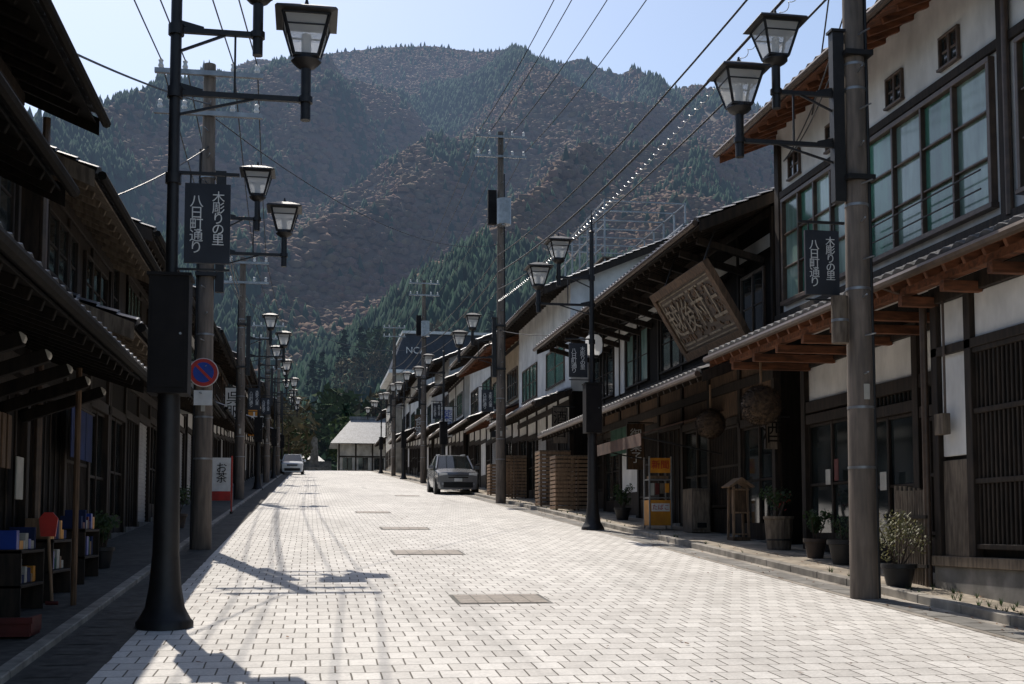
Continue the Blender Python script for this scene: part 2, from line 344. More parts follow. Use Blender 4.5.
def house(name,side,y0,y1,xf,ze1,e1,ze2,e2,su=.0,upper='plaster',bays=None,wins=None,slope=.42,R=3.6,tm=tile,near=True,trans=plaster,depth=8,rm=wood_dark,ret=False,trimz=True):
    ym=(y0+y1)/2; X=lambda d: xf-side*d
    g=G(name,(xf,ym,gz(ym)))
    zb=gz(y0)-.6; zj=ze1+e1*.38
    um={'plaster':plaster,'aged':plaster_old,'wood':wood_black,'cream':plaster_cream,'siding':siding,'woodm':wood_mid,'woodd':wood_dark}[upper]
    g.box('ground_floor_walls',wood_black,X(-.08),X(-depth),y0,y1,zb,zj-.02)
    zr=ze2+(e2+R)*slope
    xw=X(-su); ztf=ze2+(e2+su)*slope-.06
    g.prism('upper_walls',um,[(xw,zj-.02),(xw,ztf),(X(-R),zr-.08),(X(-depth),zr-.08-(depth-R)*slope),(X(-depth),zj-.02)],y0+.01,y1-.01)
    pent(g,side,X(-R),zr,X(e2),ze2,y0-.35,y1+.35,tm,rm,near,.42 if near else .9)
    g.prism('roof_back',tm,[(X(-R),zr+.04),(X(-depth-.6),zr-(depth+.6-R)*slope),(X(-depth-.6),zr-(depth+.6-R)*slope-.08),(X(-R),zr-.05)],y0-.35,y1+.35)
    g.box('ridge',tm,X(-R)-.13,X(-R)+.13,y0-.4,y1+.4,zr+.02,zr+.24)
    g.cyl('ridge_cap',tm,(X(-R),y0-.42,zr+.26),(X(-R),y1+.42,zr+.26),.09,n=8)
    if e1>0: pent(g,side,X(-su),zj,X(e1),ze1,y0-.1,y1+.1,tm,rm,near,.42 if near else .9)
    n=len(bays); W=(y1-y0)/n
    for i in range(n+1):
        y=y0+W*i; y=min(max(y,y0+.08),y1-.08)
        g.box('posts',wood_dark,X(-.08),X(.05),y-.07,y+.07,gz(y)-.3,zj-.1)
    for i,k in enumerate(bays):
        ya,yb=y0+W*i,y0+W*(i+1)
        if k: bay(g,side,xf,ya,yb,ze1,k,near)
        zl=min(ze1-.25,gz((ya+yb)/2)+.1+2.15)+.16
        if zl<ze1-.05: g.box('transom_panels',trans,X(-.07),X(.005),ya+.07,yb-.07,zl,zj-.12)
    g.box('eave_beam',wood_dark,X(-.06),X(.07),y0,y1,ze1-.05,ze1+.13)
    if trimz:
        for z in (zj+.1,ztf-.25): g.box('upper_beams',wood_dark,xw,xw-side*.045,y0+.02,y1-.02,z,z+.14)
        for i in range(n+1):
            if n>3 and i%2 and not near: continue
            y=min(max(y0+W*i,y0+.08),y1-.08); g.box('upper_posts',wood_dark,xw,xw-side*.04,y-.05,y+.05,zj+.24,ztf-.25)
    for w in (wins or []):
        window(g,side,xw,*w[:4],**(w[4] if len(w)>4 else {}))
    if ret: return g,X,zj,ztf,xw
    g.build(.006 if near else 0)

def R1():
    g=G('machiya_house',(8,13,gz(13)))
    y0,y1=5.0,19.5; xw=8.0; zj=5.03
    zr=8.25+4.8*.42
    g.prism('upper_walls',plaster,[(xw,4.9),(xw,8.25+.8*.42-.06),(12,zr-.08),(17,zr-.08-5*.42),(17,4.9)],y0,y1)
    g.box('ground_floor_walls',wood_black,8.5,17,y0,y1,0,4.9)
    pent(g,1,12,zr,7.2,8.25,y0-.4,y1+.55,tile_brown,wood_red,True,.4)
    g.prism('roof_back',tile,[(12,zr+.04),(17.6,zr-5.6*.42),(17.6,zr-5.6*.42-.08),(12,zr-.05)],y0-.4,y1+.55)
    g.box('ridge',tile,11.87,12.13,y0-.4,y1+.6,zr+.02,zr+.3)
    pent(g,1,8.0,zj,6.9,4.55,y0-.1,y1+.35,tile,wood_red,True,.4)
    for y in (y0+.1,9.2,12.55,16.3,19.38): g.box('upper_posts',wood_dark,xw,xw-.07,y-.09,y+.09,5.25,8.28)
    g.box('upper_beams',wood_dark,xw,xw-.06,y0,y1,7.25,7.37); g.box('upper_beams',wood_dark,xw,xw-.09,y0,y1,5.12,5.25)
    window(g,1,xw,12.85,16.0,5.44,7.14,4,[curtain_w,curtain,curtain_w,curtain],alu,2,.09,.07)
    window(g,1,xw,16.6,19.1,5.44,7.14,4,[curtain_w,curtain_w,curtain,curtain_w],alu,2,.09,.07)
    window(g,1,xw,9.6,12.2,5.44,7.14,4,[curtain_w,curtain],alu,2,.09,.06)
    for y in (11.2,13.75,15.2,17.2,18.7): window(g,1,xw,y-.2,y+.2,7.5,7.88,2,glass,alu,1,.05,.035)
    for z in (5.62,5.85): g.box('window_railing',iron,7.86,7.84,12.9,15.95,z,z+.02)
    x=7.5
    g.box('front_wall',wood_black,x+.05,8.52,y0,13.45,.2,4.55)
    g.box('plinth',concrete,x-.06,x+.06,y0,13.45,-.2,1.15); g.box('plinth_cap',wood_grey,x-.1,x+.05,y0,13.45,1.15,1.27)
    g.box('plaster_panel',plaster,x+.06,x+.01,12.72,13.3,2.45,4.3)
    for a,b in ((11.2,12.55),(9.6,11.1),(8,9.5),(5.3,7.9)):
        g.box('plaster_panel',plaster,x+.06,x+.01,a,b,3.78,4.3)
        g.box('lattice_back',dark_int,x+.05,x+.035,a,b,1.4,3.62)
        slats(g,'lattice',wood_dark,x+.035,1,a+.03,b-.03,1.4,3.62,.085)
        for z in (1.36,2.1,2.9,3.6): g.box('lattice_rails',wood_dark,x+.02,x-.03,a-.02,b+.02,z,z+.06)
    for y in (13.38,12.63,11.15,9.55,7.95): g.box('posts',wood_dark,x+.06,x-.05,y-.07,y+.07,1.27,4.5)
    g.box('beam',wood_dark,x+.06,x-.05,y0,13.45,3.66,3.77); g.box('beam',wood_dark,x+.06,x-.06,y0,13.45,4.3,4.5)
    g.box('kick_board',wood_grey,x+.05,x,12.7,13.3,1.27,2.4)
    x=8.4
    g.box('plaster_band',plaster,x+.12,x+.02,13.5,19.4,3.75,4.32)
    g.box('beam',wood_dark,x+.12,x-.05,13.5,19.4,3.55,3.74); g.box('beam',wood_dark,x+.12,x-.04,13.5,19.4,4.32,4.5)
    for y in (13.6,15.5,17.4,19.35): g.box('posts',wood_dark,x+.12,x-.07,y-.08,y+.08,.3,4.6)
    bay(g,1,x,13.6,15.5,3.8,'lattice',True); bay(g,1,x,15.5,17.4,3.8,'glass',True); bay(g,1,x,17.4,19.35,3.8,'glass',True)
    for a,b in ((13.7,15.4),(15.6,17.3),(17.5,19.3)):
        z=gz(a)+2.45; g.box('transom_glass',glass,x+.06,x+.045,a,b,z,3.55); slats(g,'transom_lattice',wood_dark,x+.045,1,a,b,z,3.55,.12,.025,.03)
    g.cyl('downpipe',alu,(7.42,13.55,.8),(7.42,13.55,4.4),.045,n=10); g.beam('downpipe_elbow',alu,(7.42,13.55,4.4),(6.85,13.5,4.55),.07,.07)
    g.cyl('downpipe',alu,(7.93,12.45,5.2),(7.93,12.45,8.1),.045,n=10)
    g.box('notice',paper,8.3,8.29,16.3,16.5,2.15,2.42); g.box('notice',paper,8.3,8.29,18.2,18.38,2.3,2.55); g.box('notice',dark_red,8.3,8.29,17.9,18.05,2.35,2.7)
    g.box('meter_box',wood_grey,7.44,7.34,13.0,13.2,2.7,2.95); g.cyl('conduit',alu,(7.43,13.1,2.95),(7.43,13.1,4.3),.015,n=6)
    for k in range(15):
        y=5.6+k*.97; g.beam('eave_beam_ends',wood_red,(8.4 if y>13.5 else 7.5,y,4.33),(7.02,y,4.33),.1,.12)
    g.beam('eave_purlin',wood_red,(7.15,y0,4.47),(7.15,y1,4.47),.12,.11)
    g.build(.006)
R1()
g,X,zj,ztf,xw=house('machiya_house',1,20.4,35,8.3,4.35,1.4,7.0,1.5,0,'wood',['glass','lattice','glass','board','lattice','white','glass','lattice'],
   [(20.9,22.0,5.2,6.4,dict(n=2,gl=glass)),(24.6,27.4,5.3,6.6,dict(n=4,gl=glass,fr=wood_dark)),(28.6,30.6,5.3,6.6,dict(n=3,gl=[curtain_w,glass],fr=wood_dark)),(32,34.3,5.3,6.6,dict(n=3,gl=glass,fr=wood_dark))],ret=True,trans=wood_mid)
g.box('plaster_strip',plaster,8.3,8.285,20.6,34.9,6.75,7.0); g.box('plaster_panel',plaster,8.3,8.28,30.9,31.9,5.2,6.7)
for k in range(14): g.beam('eave_brackets',wood_dark,(8.28,20.9+k*1.05,6.55),(7.0,20.9+k*1.05,6.88),.1,.13)
g.build(.006)
def bigsign():
    g=G('carved_shop_sign',(7.35,21.4,5.6))
    yc0,yc1=20.1,23.3; top=(6.95,6.28); bot=(7.65,5.12)
    d=Vector((top[0]-bot[0],0,top[1]-bot[1])); dn=d.normalized(); nrm=Vector((-dn.z,0,dn.x))
    def q(part,mat,ya,yb,fa,fb,off,th):
        vs=[Vector((bot[0],y,bot[1]))+d*f+nrm*o for o in (off,off+th) for y in (ya,yb) for f in (fa,fb)]
        g.add(part,mat,vs,[(0,1,3,2),(4,6,7,5),(0,4,5,1),(2,3,7,6),(0,2,6,4),(1,5,7,3)])
    q('board',sign_wood,yc0,yc1,0,1,0,.06)
    q('frame',wood_mid,yc0-.08,yc1+.08,-.07,.05,.0,.12); q('frame',wood_mid,yc0-.08,yc1+.08,.95,1.07,.0,.12)
    q('frame',wood_mid,yc0-.1,yc0+.08,.05,.95,.0,.118); q('frame',wood_mid,yc1-.08,yc1+.1,.05,.95,.0,.118)
    q('inner_frame',carve,yc0+.1,yc1-.1,.08,.1,.06,.02); q('inner_frame',carve,yc0+.1,yc1-.1,.9,.92,.06,.02)
    q('inner_frame',carve,yc0+.1,yc0+.13,.1,.9,.06,.02); q('inner_frame',carve,yc1-.13,yc1-.1,.1,.9,.06,.02)
    R_=random.Random(4)
    for i in range(4):
        y=yc1-.5-i*.74
        for (a,b_) in ((.14,.17),(.83,.86)): q('panel_carving',carve,y-.32,y+.32,a,b_,.06,.015)
        for k in range(40):
            a=R_.uniform(.17,.8); yy=y+R_.uniform(-.33,.28); q('panel_carving',wood_mid,yy,yy+R_.uniform(.03,.09),a,a+R_.uniform(.02,.06),.06,R_.uniform(.01,.03))
    for i,ch in enumerate('越後村上'):
        y=yc1-.5-i*.74; c=Vector((bot[0],y,bot[1]))+d*.5+nrm*.09
        g.extra.append((ch,c,.74,carve,Matrix(((0,dn.x,nrm.x),(-1,0,0),(0,dn.z,nrm.z))).to_euler(),1))
    g.beam('hanger',iron,(6.95,yc0+.4,6.28),(7.2,yc0+.4,7.0),.03,.03); g.beam('hanger',iron,(6.95,yc1-.4,6.28),(7.2,yc1-.4,7.0),.03,.03)
    g.beam('support',wood_dark,(7.65,yc0+.4,5.12),(8.3,yc0+.4,4.95),.07,.07); g.beam('support',wood_dark,(7.65,yc1-.4,5.12),(8.3,yc1-.4,4.95),.07,.07)
    g.build(.004)
bigsign()
g=G('shop_awning',(6.9,24,3.6))
g.prism('cloth',awning,[(8.3,4.0),(6.55,3.5),(6.55,3.25),(6.57,3.25),(6.57,3.47),(8.3,3.97)],23.2,27.2)
for y in (23.25,27.15): g.beam('arms',iron,(6.6,y,3.42),(8.25,y,3.1),.03,.03)
g.build()
def simple(side,y0,y1,xf,r1,r2,**k):
    ym=(y0+y1)/2; z=gz(ym); n=k.pop('n',4)
    kinds=['glass','lattice','board','shutter','white','glass','lattice']
    bays=[random.choice(kinds) for _ in range(n)]
    nearf=k.pop('near',False); nw=k.pop('nw',2); e1=k.pop('e1',1.1); e2=k.pop('e2',.95)
    wins=[]; zj=z+r1+e1*.38; W=(y1-y0)/nw
    for i in range(nw):
        wins.append((y0+W*i+W*.2,y0+W*(i+1)-W*.2,zj+.45,min(zj+1.6,z+r2-.1),dict(n=random.choice([2,4]),gl=random.choice([glass,curtain_w,curtain]),fr=random.choice([alu,wood_dark]),mid=1)))
    house(random.choice(['machiya_house','townhouse','shop_house']),side,y0,y1,xf,z+r1,e1,z+r2,e2,k.pop('su',0),k.pop('upper','plaster'),bays,wins,near=nearf,**k)
simple(1,36.2,45.5,8.0,3.0,6.5,upper='plaster',near=True,n=5,nw=2,e2=.9,trimz=False,tm=roof_metal)
g=G('rooftop_drying_platform',(10,38,gz(38)+9)); z0=gz(38)+8.0
for x in (9.3,12):
    for k in range(7): g.beam('posts',steel,(x,37+k*1.2,z0-1.5),(x,37+k*1.2,z0+1.9),.05,.05)
    for zz in (.4,1.1,1.85): g.beam('rails',steel,(x,37,z0+zz),(x,44.2,z0+zz),.04,.04)
for k in range(7): g.beam('cross_rails',steel,(9.3,37+k*1.2,z0+1.85),(12,37+k*1.2,z0+1.85),.04,.04)
g.box('deck',wood_grey,9.2,12.1,36.9,44.3,z0-.05,z0); g.build()
simple(1,46.2,54,8.2,3.0,5.6,upper='cream',tm=tile_brown,rm=wood_red,e2=1.4)
simple(1,54.6,63,8.4,3.1,6.6,upper='plaster',tm=roof_metal,trimz=False)
simple(1,63.6,71,8.2,2.9,5.5,upper='plaster')
simple(1,71.5,80,8.3,3.1,7.0,upper='siding',tm=roof_metal,trimz=False)
simple(1,80.5,88,8.2,2.9,5.8,upper='plaster',trimz=False)
simple(1,88.5,98,8.2,3.1,7.2,upper='plaster',trimz=False)
simple(1,98.5,107,8.2,3,6.4,upper='plaster')
simple(1,121,130,8.2,3,5.8,upper='plaster')
g=G('tall_shop_building',(12,114,gz(114)))
zb=gz(108)-.5; zt=gz(114)+12.3
g.box('walls',plaster_old,7.6,17,108,120,zb,zt-3.2); g.prism('mansard_roof',M('slate_blue',(.05,.06,.085),(.035,.042,.06),.5,4,(1,1,6)),[(7.2,zt-3.3),(8.4,zt),(16.2,zt),(17.4,zt-3.3)],107.7,120.3)
g.box('parapet',white_paint,8.2,16.4,107.5,120.5,zt,zt+.25); g.box('cornice',white_paint,7.0,17.6,107.5,120.5,zt-3.6,zt-3.3)
for f in range(3):
    z=gz(108)+1+f*3
    for k in range(3): window(g,1,7.6,109+k*3.8,111.6+k*3.8,z,z+1.5,2,glass,alu,1)
    for k in range(3): g.box('window_glass',glass,9+k*2.6,10.8+k*2.6,107.98,107.9,z,z+1.5); g.box('window_frames',alu,9.85+k*2.6,9.95+k*2.6,107.9,107.86,z,z+1.5)
g.text('NCA',(9.4,107.2,zt-1.6),.85,white_paint)
g.build()
# ---- left side
g,X,zj,ztf,xw=house('machiya_house',-1,2.5,14.0,-3.1,3.3,1.2,6.35,.6,.15,'wood',['lattice','board','glass','lattice','glass','board'],
   [(4,6,4.6,5.7,dict(n=3,fr=wood_dark)),(8,10,5.1,5.9,dict(n=3,fr=wood_dark)),(11.9,13.6,4.6,5.8,dict(n=3,fr=wood_dark))],ret=True,trans=wood_black,rm=wood_black)
pent(g,-1,-3.25,5.2,-2.3,4.75,2.4,11.5,tile,wood_black)
for k in range(12):
    y=3.3+k*.95
    g.beam('corbels',wood_black,(-3.1,y,2.8),(-2.25,y,3.1),.09,.12); g.cyl('corbel_tips',plaster_old,(-2.27,y-.04,3.1),(-2.27,y+.04,3.1),.05,n=10)
g.cyl('downpipe',alu,(-2.95,13.9,.9),(-2.95,13.9,6.2),.045,n=8)
g.cyl('copper_pipe',wood_mid,(-2.35,12.9,gz(12.9)),(-2.35,12.9,3.25),.03,n=8)
for k in range(5): g.box('name_plates',wood_mid,-3.02,-3.0,11.9+k*.22,12.05+k*.22,2.2,2.75)
g.box('wall_notice',paper,-3.02,-3.0,13.2,13.5,1.9,2.35)
g.build(.006)
# goods displayed in front of left shop
g=G('shop_goods_display',(-2.8,12,gz(12))); RR=random.Random(8)
for y0_ in (11.7,13.1,14.9):
    z=gz(y0_)+.04
    for zz in (.3,.62): g.box('shelves',wood_dark,-2.98,-2.6,y0_,y0_+1.0,z+zz,z+zz+.03)
    for yy in (y0_,y0_+.96): g.box('shelf_ends',wood_dark,-2.98,-2.6,yy,yy+.03,z,z+.66)
    for zz in (.33,.65):
        y=y0_+.06
        while y<y0_+.88:
            w_=RR.uniform(.07,.16); h_=RR.uniform(.08,.24); g.box('goods',RR.choice([navy_cloth,blue_paint,dark_red,paper,wood_light,green_cloth,yellow_paint,navy_cloth]),-2.9,-2.66,y,y+w_-.02,z+zz+.003,z+zz+h_); y+=w_
g.build(.004)
g=G('shop_curtain',(-2.95,9,2.3))
for (a,m_) in ((8.2,navy_cloth),(10.2,navy_cloth),(15.9,navy_cloth)):
    for k in range(3): g.box('cloth',m_,-2.98,-2.97,a+k*.5,a+k*.5+.47,gz(a)+1.55,gz(a)+2.2)
    g.cyl('rod',wood_dark,(-2.975,a-.1,gz(a)+2.22),(-2.975,a+1.6,gz(a)+2.22),.018,n=8)
g.build()
g,X,zj,ztf,xw=house('machiya_house',-1,14.8,20.0,-3.2,4.0,1.1,5.75,.65,0,'woodd',['board','lattice','glass'],[(15.2,17.0,4.75,5.5,dict(n=3,fr=wood_dark)),(17.7,19.5,4.75,5.5,dict(n=3,fr=wood_dark))],ret=True,trans=wood_black,rm=wood_grey)
g.build(.006)
simple(-1,20.8,30,-3.6,2.9,5.0,upper='woodd',near=True,n=5,nw=3,trans=wood_black)
simple(-1,30.6,38,-3.8,3.0,5.4,upper='wood',near=True,n=4)
simple(-1,38.6,47,-3.8,2.8,5.2,upper='plaster')
simple(-1,47.6,56,-3.7,2.9,4.9,upper='woodm',tm=roof_rust)
simple(-1,56.6,65,-3.8,3.0,5.7,upper='aged')
simple(-1,65.5,74,-3.6,2.9,5.2,upper='plaster')
simple(-1,74.5,84,-3.7,2.9,5.6,upper='wood')
simple(-1,84.5,95,-3.6,3.0,5.2,upper='plaster')
simple(-1,95.5,106,-3.6,3.0,5.6,upper='cream')
simple(-1,106.5,118,-3.6,3.0,5.2,upper='plaster')
def endhouse(x0,x1,y,h,zr,mat,tm,dp=8):
    g=G('end_house',((x0+x1)/2,y,7.5))
    g.box('walls',mat,x0,x1,y,y+dp,6.8,7.5+h)
    ze=7.5+h
    vs=[(x0-1,y-1.2,ze-.2),(x1+1,y-1.2,ze-.2),(x1+1,y+dp+1,ze-.2),(x0-1,y+dp+1,ze-.2),(x0+1.5,y+dp/2,ze+zr),(x1-1.5,y+dp/2,ze+zr)]
    g.add('roof',tm,vs,[(0,1,5,4),(1,2,5),(2,3,4,5),(3,0,4),(3,2,1,0)])
    g.box('ridge',tm,x0+1.3,x1-1.3,y+dp/2-.15,y+dp/2+.15,ze+zr-.05,ze+zr+.3)
    g.box('wall_beams',wood_dark,x0,x1,y-.04,y,7.5+h*.55,7.5+h*.55+.18); g.box('kick_board',wood_dark,x0,x1,y-.05,y,7.3,8.2)
    k=x0
    while k<=x1: g.box('wall_posts',wood_dark,k-.09,k+.09,y-.07,y-.051,7.3,7.5+h-.1); k+=1.9
    n=int((x1-x0)/1.8)
    for i in range(n):
        a=x0+.4+(x1-x0-.8)*i/n; g.box('windows',glass,a,a+1.1,y-.03,y,8.25,9.6); g.box('window_frames',wood_dark,a+.5,a+.6,y-.06,y-.03,8.25,9.6)
    g.build()
endhouse(-12,-3.6,150,3.6,2.4,plaster_old,tile)
endhouse(3.4,15,138,3.9,3.0,plaster_old,roof_pale)
endhouse(-3.0,1.9,176,3.4,2.2,plaster_old,tile)
g=G('stone_steps',(.8,150,7.5))
for k in range(12): g.box('steps',stone,-1.5,2.8,146+k*.7,154.5,7.4+k*.22,7.4+(k+1)*.22)
g.build()
g=G('stone_monument',(.6,135,7.5)); g.prism('base',stone,[(-.8,7.5),(2,7.5),(1.7,8.3),(-.5,8.3)],134,136); g.prism('shaft',stone,[(.1,8.3),(1.1,8.3),(.95,11.5),(.6,11.8),(.25,11.5)],134.6,135.4); g.build()
# ------------------------------------------------------------ lamps
def lantern(g,x,y,z,k=1.0):
    g.cyl('lantern_base',iron,(x,y,z-.3*k),(x,y,z+.02),.055*k,n=10); g.lathe('lantern_base',iron,(x,y,z),[(.05*k,-.02),(.12*k,.02),(.16*k,.06),(.15*k,.1)],8)
    b0,b1,h0,h1=.125*k,.235*k,.1*k,.5*k
    q=lambda b,h:[(x-b,y-b,z+h),(x+b,y-b,z+h),(x+b,y+b,z+h),(x-b,y+b,z+h)]
    vs=q(b0,h0)+q(b1,h1); g.add('lantern_glass',lg,vs,[(i,(i+1)%4,4+(i+1)%4,4+i) for i in range(4)])
    for i in range(4): g.beam('lantern_frame',iron,vs[i],vs[4+i],.026*k,.026*k)
    for i in range(4):
        a,b=Vector(vs[i]),Vector(vs[(i+1)%4]); c,d=Vector(vs[4+i]),Vector(vs[4+(i+1)%4])
        g.beam('lantern_frame',iron,a,b,.026*k,.026*k)
        g.beam('lantern_frame',iron,c,d,.035*k,.03*k)
        g.beam('lantern_frame',iron,a.lerp(c,.72),b.lerp(d,.72),.015*k,.015*k)
    g.cyl('lamp_bulb',white_paint,(x,y,z+.1*k),(x,y,z+.35*k),.05*k,n=8)
    r=math.pi/4
    g.lathe('lantern_cap',iron,(x,y,z),[(.33*k,.5*k),(.45*k,.515*k),(.42*k,.545*k),(.2*k,.62*k),(.08*k,.65*k)],4,False,r)
    g.cyl('lantern_finial',iron,(x,y,z+.64*k),(x,y,z+.73*k),.035*k,.012*k,n=8)
def arms(g,x,y,zb,side,sh=0):
    for h,l in ((5.03,1.22-sh),(5.64,.76-sh)):
        ex=x-side*l; z=zb+h
        g.beam('arm',iron,(x,y,z),(ex,y,z),.045,.05)
        g.beam('arm',iron,(x,y,z+.08),(x-side*.25,y,z+.02),.03,.05)
        g.beam('arm_brace',iron,(x,y,z-.22),(x-side*l*.6,y,z-.02),.02,.025)
        g.cyl('arm_socket',iron,(ex,y,z-.2),(ex,y,z+.1),.05,n=10); g.cyl('arm_collar',iron,(ex,y,z-.03),(ex,y,z+.03),.07,n=10)
        lantern(g,ex,y,z+.32,.93)
    g.beam('arm_tie',iron,(x-side*.55,y,zb+5.03),(x-side*.55,y,zb+5.62),.02,.02)
def banner(g,x,y,z,side,txt=True):
    x0,x1=x-side*.08,x-side*.5
    g.beam('sign_bracket',iron,(x,y,z+.86),(x-side*.58,y,z+.86),.03,.03); g.beam('sign_bracket',iron,(x,y,z-.06),(x-side*.5,y,z-.06),.02,.02)
    g.box('sign_board',signnavy,x0,x1,y-.02,y+.02,z,z+.76)
    for xx in (x0-side*.05,x1+side*.05): g.beam('sign_hanger',iron,(xx,y,z+.76),(xx,y,z+.86),.015,.015)
    if txt:
        xm=(x0+x1)/2
        g.text('木\n彫\nり\nの\n里',(xm+.1,y-.024,z+.42),.12,white_paint,ls=.85)
        g.text('八\n日\n町\n通\nり',(xm-.1,y-.024,z+.36),.13,white_paint,ls=.85)
def lamp_post(x,y,side,box=True,sign=True):
    zb=gz(y); g=G('street_lamp',(x,y,zb))
    g.lathe('base',iron,(x,y,zb),[(.26,-.05),(.26,.05),(.235,.08),(.18,.18),(.145,.38),(.125,.65)],12)
    g.cyl('post',iron,(x,y,zb+.65),(x,y,zb+2.2),.122,.1,16); g.cyl('post',iron,(x,y,zb+2.2),(x,y,zb+6.7),.06,.05,12)
    g.cyl('finial',iron,(x,y,zb+6.7),(x,y,zb+7.2),.035,.008,8); g.lathe('finial_ball',iron,(x,y,zb+6.7),[(.02,-.06),(.07,0),(.02,.06)],10)
    if box:
        g.box('control_box',black_box,x-.18,x+.18,y-.17,y+.17,zb+2.15,zb+3.24); g.box('box_lid',black_box,x-.2,x+.2,y-.19,y+.19,zb+3.24,zb+3.27)
        g.box('box_door',black_box,x-.15,x+.15,y-.178,y-.17,zb+2.2,zb+3.19); g.cyl('box_lock',steel,(x+.11,y-.18,zb+2.7),(x+.11,y-.19,zb+2.7),.012,n=8)
    for z in (4.2,5.03,5.64): g.cyl('collar',iron,(x,y,zb+z-.05),(x,y,zb+z+.05),.075,n=12)
    arms(g,x,y,zb,side)
    if sign: banner(g,x-side*.03,y,zb+3.4,side)
    return g.build()
lamp_post(-1.29,11.5,-1); lamp_post(6.23,26,1)
for y in (57.5,82,108): lamp_post(6.4,y,1,sign=y<60)
for y in (55,80,104): lamp_post(-2.25,y,-1,sign=y<60)
def util_pole(x,y,side,H=11,lamps=True,sign=True,xa=True,tf=False,nop=False,sh=0,dz=0):
    zb=gz(y); g=G('utility_pole',(x,y,zb))
    g.cyl('shaft',concrete_pole,(x,y,zb-.3),(x,y,zb+H),.165,.1,20)
    for z in (1.5,2.2,3.6,4.6,6,6.3): g.cyl('steel_band',steel,(x,y,zb+z),(x,y,zb+z+.03),.168-.006*z,n=20)
    z=2.6; k=0
    while z<H-.5:
        s_=1 if k%2 else -1; g.cyl('step_bolt',steel,(x,y-.1,zb+z),(x+s_*.05,y-.32,zb+z),.01,n=5); z+=.45; k+=1
    g.cyl('cable_conduit',iron,(x+side*.17,y-.03,zb),(x+side*.13,y-.03,zb+H-1.5),.022,n=8)
    g.box('pole_number_plate',paper,x-.035,x+.035,y-.172,y-.165,zb+2.3,zb+2.48)
    if lamps:
        xx=x-side*.22; g.box('mount_post',iron,xx-.07,xx+.07,y-.06,y+.06,zb+4.35+dz,zb+6.4+dz); g.box('mount_cap',iron,xx-.09,xx+.09,y-.08,y+.08,zb+6.4+dz,zb+6.43+dz); arms(g,xx,y,zb+dz,side,sh)
        for z in (4.6,6.1): g.box('mount_clamp',iron,x-.17,x+.17,y-.17,y+.17,zb+z+dz,zb+z+.06+dz)
    if sign: banner(g,x-side*.16,y,zb+3.15+dz*1.3,side)
    if xa:
        for z in (H-.2,H-.9):
            g.beam('crossarm',steel,(x-.9,y-.12,zb+z),(x+.9,y-.12,zb+z),.08,.08)
            for dx in (-.8,-.4,.4,.8): g.lathe('insulator',white_paint,(x+dx,y-.12,zb+z+.04),[(.03,0),(.05,.05),(.03,.1),(.045,.14),(.02,.17)],8)
    if tf:
        g.cyl('transformer',steel,(x+.05,y-.42,zb+H-3.4),(x+.05,y-.42,zb+H-2.5),.25,n=14); g.beam('bracket',steel,(x,y,zb+H-3.4),(x,y-.6,zb+H-3.42),.1,.06)
        g.box('cable_box',black_box,x-.45,x-.15,y-.1,y+.1,zb+H-3.3,zb+H-2.1)
    if nop:
        zc=zb+2.95; yy=y-.2
        for r,m,o in ((.23,red_paint,0),(.17,blue_paint,.012)):
            g.cyl('no_parking_disc',m,(x,yy-o,zc),(x,yy-o-.012,zc),r,n=32,smooth=False)
        g.beam('no_parking_slash',red_paint,(x-.125,yy-.028,zc+.125),(x+.125,yy-.028,zc-.125),.012,.045)
        g.cyl('disc_edge',white_paint,(x,yy+.006,zc),(x,yy+.002,zc),.245,n=32,smooth=False)
        g.box('sub_plate',white_paint,x-.15,x+.15,yy-.01,yy,zc-.55,zc-.3)
    g.build()
util_pole(6.36,13.1,1,10.5,True,True,False,dz=.3)
util_pole(6.5,40.7,1,13,True,True,True,True)
util_pole(6.6,70,1,12,True,False,True,True)
util_pole(6.6,95,1,12,True,False,True)
util_pole(-1.75,20.7,-1,8.3,True,False,True,False,True,.15)
util_pole(-2.35,42.5,-1,8.5,True,True,True)
util_pole(-2.3,68,-1,9,True,False,True)
util_pole(-2.3,92,-1,9,True,False,True)
g=G('pole_cable_guard',(6.1,13.1,4)); g.cyl('guard',wood_grey,(6.1,13.05,3.75),(6.1,13.05,4.3),.1,n=14); g.cyl('guard_band',steel,(6.1,13.05,4.0),(6.1,13.05,4.03),.103,n=14); g.build()
g=G('overhead_wires',(3,40,10))
def wire(p0,p1,sag,r=.012,n=14):
    p0,p1=Vector(p0),Vector(p1); pr=None
    for i in range(n+1):
        t=i/n; p=p0.lerp(p1,t); p.z-=sag*4*t*(1-t)
        if pr: g.cyl('wires',iron,pr,p,r,n=5,caps=False)
        pr=p
def Z(y,h): return gz(y)+h
for dx,h in ((-.8,12.95),(-.4,12.95),(.4,12.95),(.8,12.25)):
    wire((6.5+dx,40.6,Z(40.7,h)),(6.0+dx,13,Z(13,h-.6)),.5); wire((6.5+dx,40.6,Z(40.7,h)),(6.6+dx,70,Z(70,h-1)),.4); wire((6.0+dx,13,Z(13,h-.6)),(6+dx,-15,Z(-15,12)),.4)
    wire((6.6+dx,70,Z(70,h-1)),(6.6+dx,95,Z(95,h-1)),.4); wire((6.6+dx,95,Z(95,h-1)),(6.6+dx,125,Z(125,h-2)),.4)
for h,r in ((8.6,.018),(8.0,.024),(7.4,.016)):
    wire((6.4,40.6,Z(40.7,h)),(6.3,13.1,Z(13.1,h)),.45,r); wire((6.4,40.6,Z(40.7,h)),(6.5,70,Z(70,h)),.4,r); wire((6.3,13.1,Z(13.1,h)),(6.2,-10,Z(-10,h)),.4,r); wire((6.5,70,Z(70,h)),(6.5,95,Z(95,h)),.4,r)
pts=[]
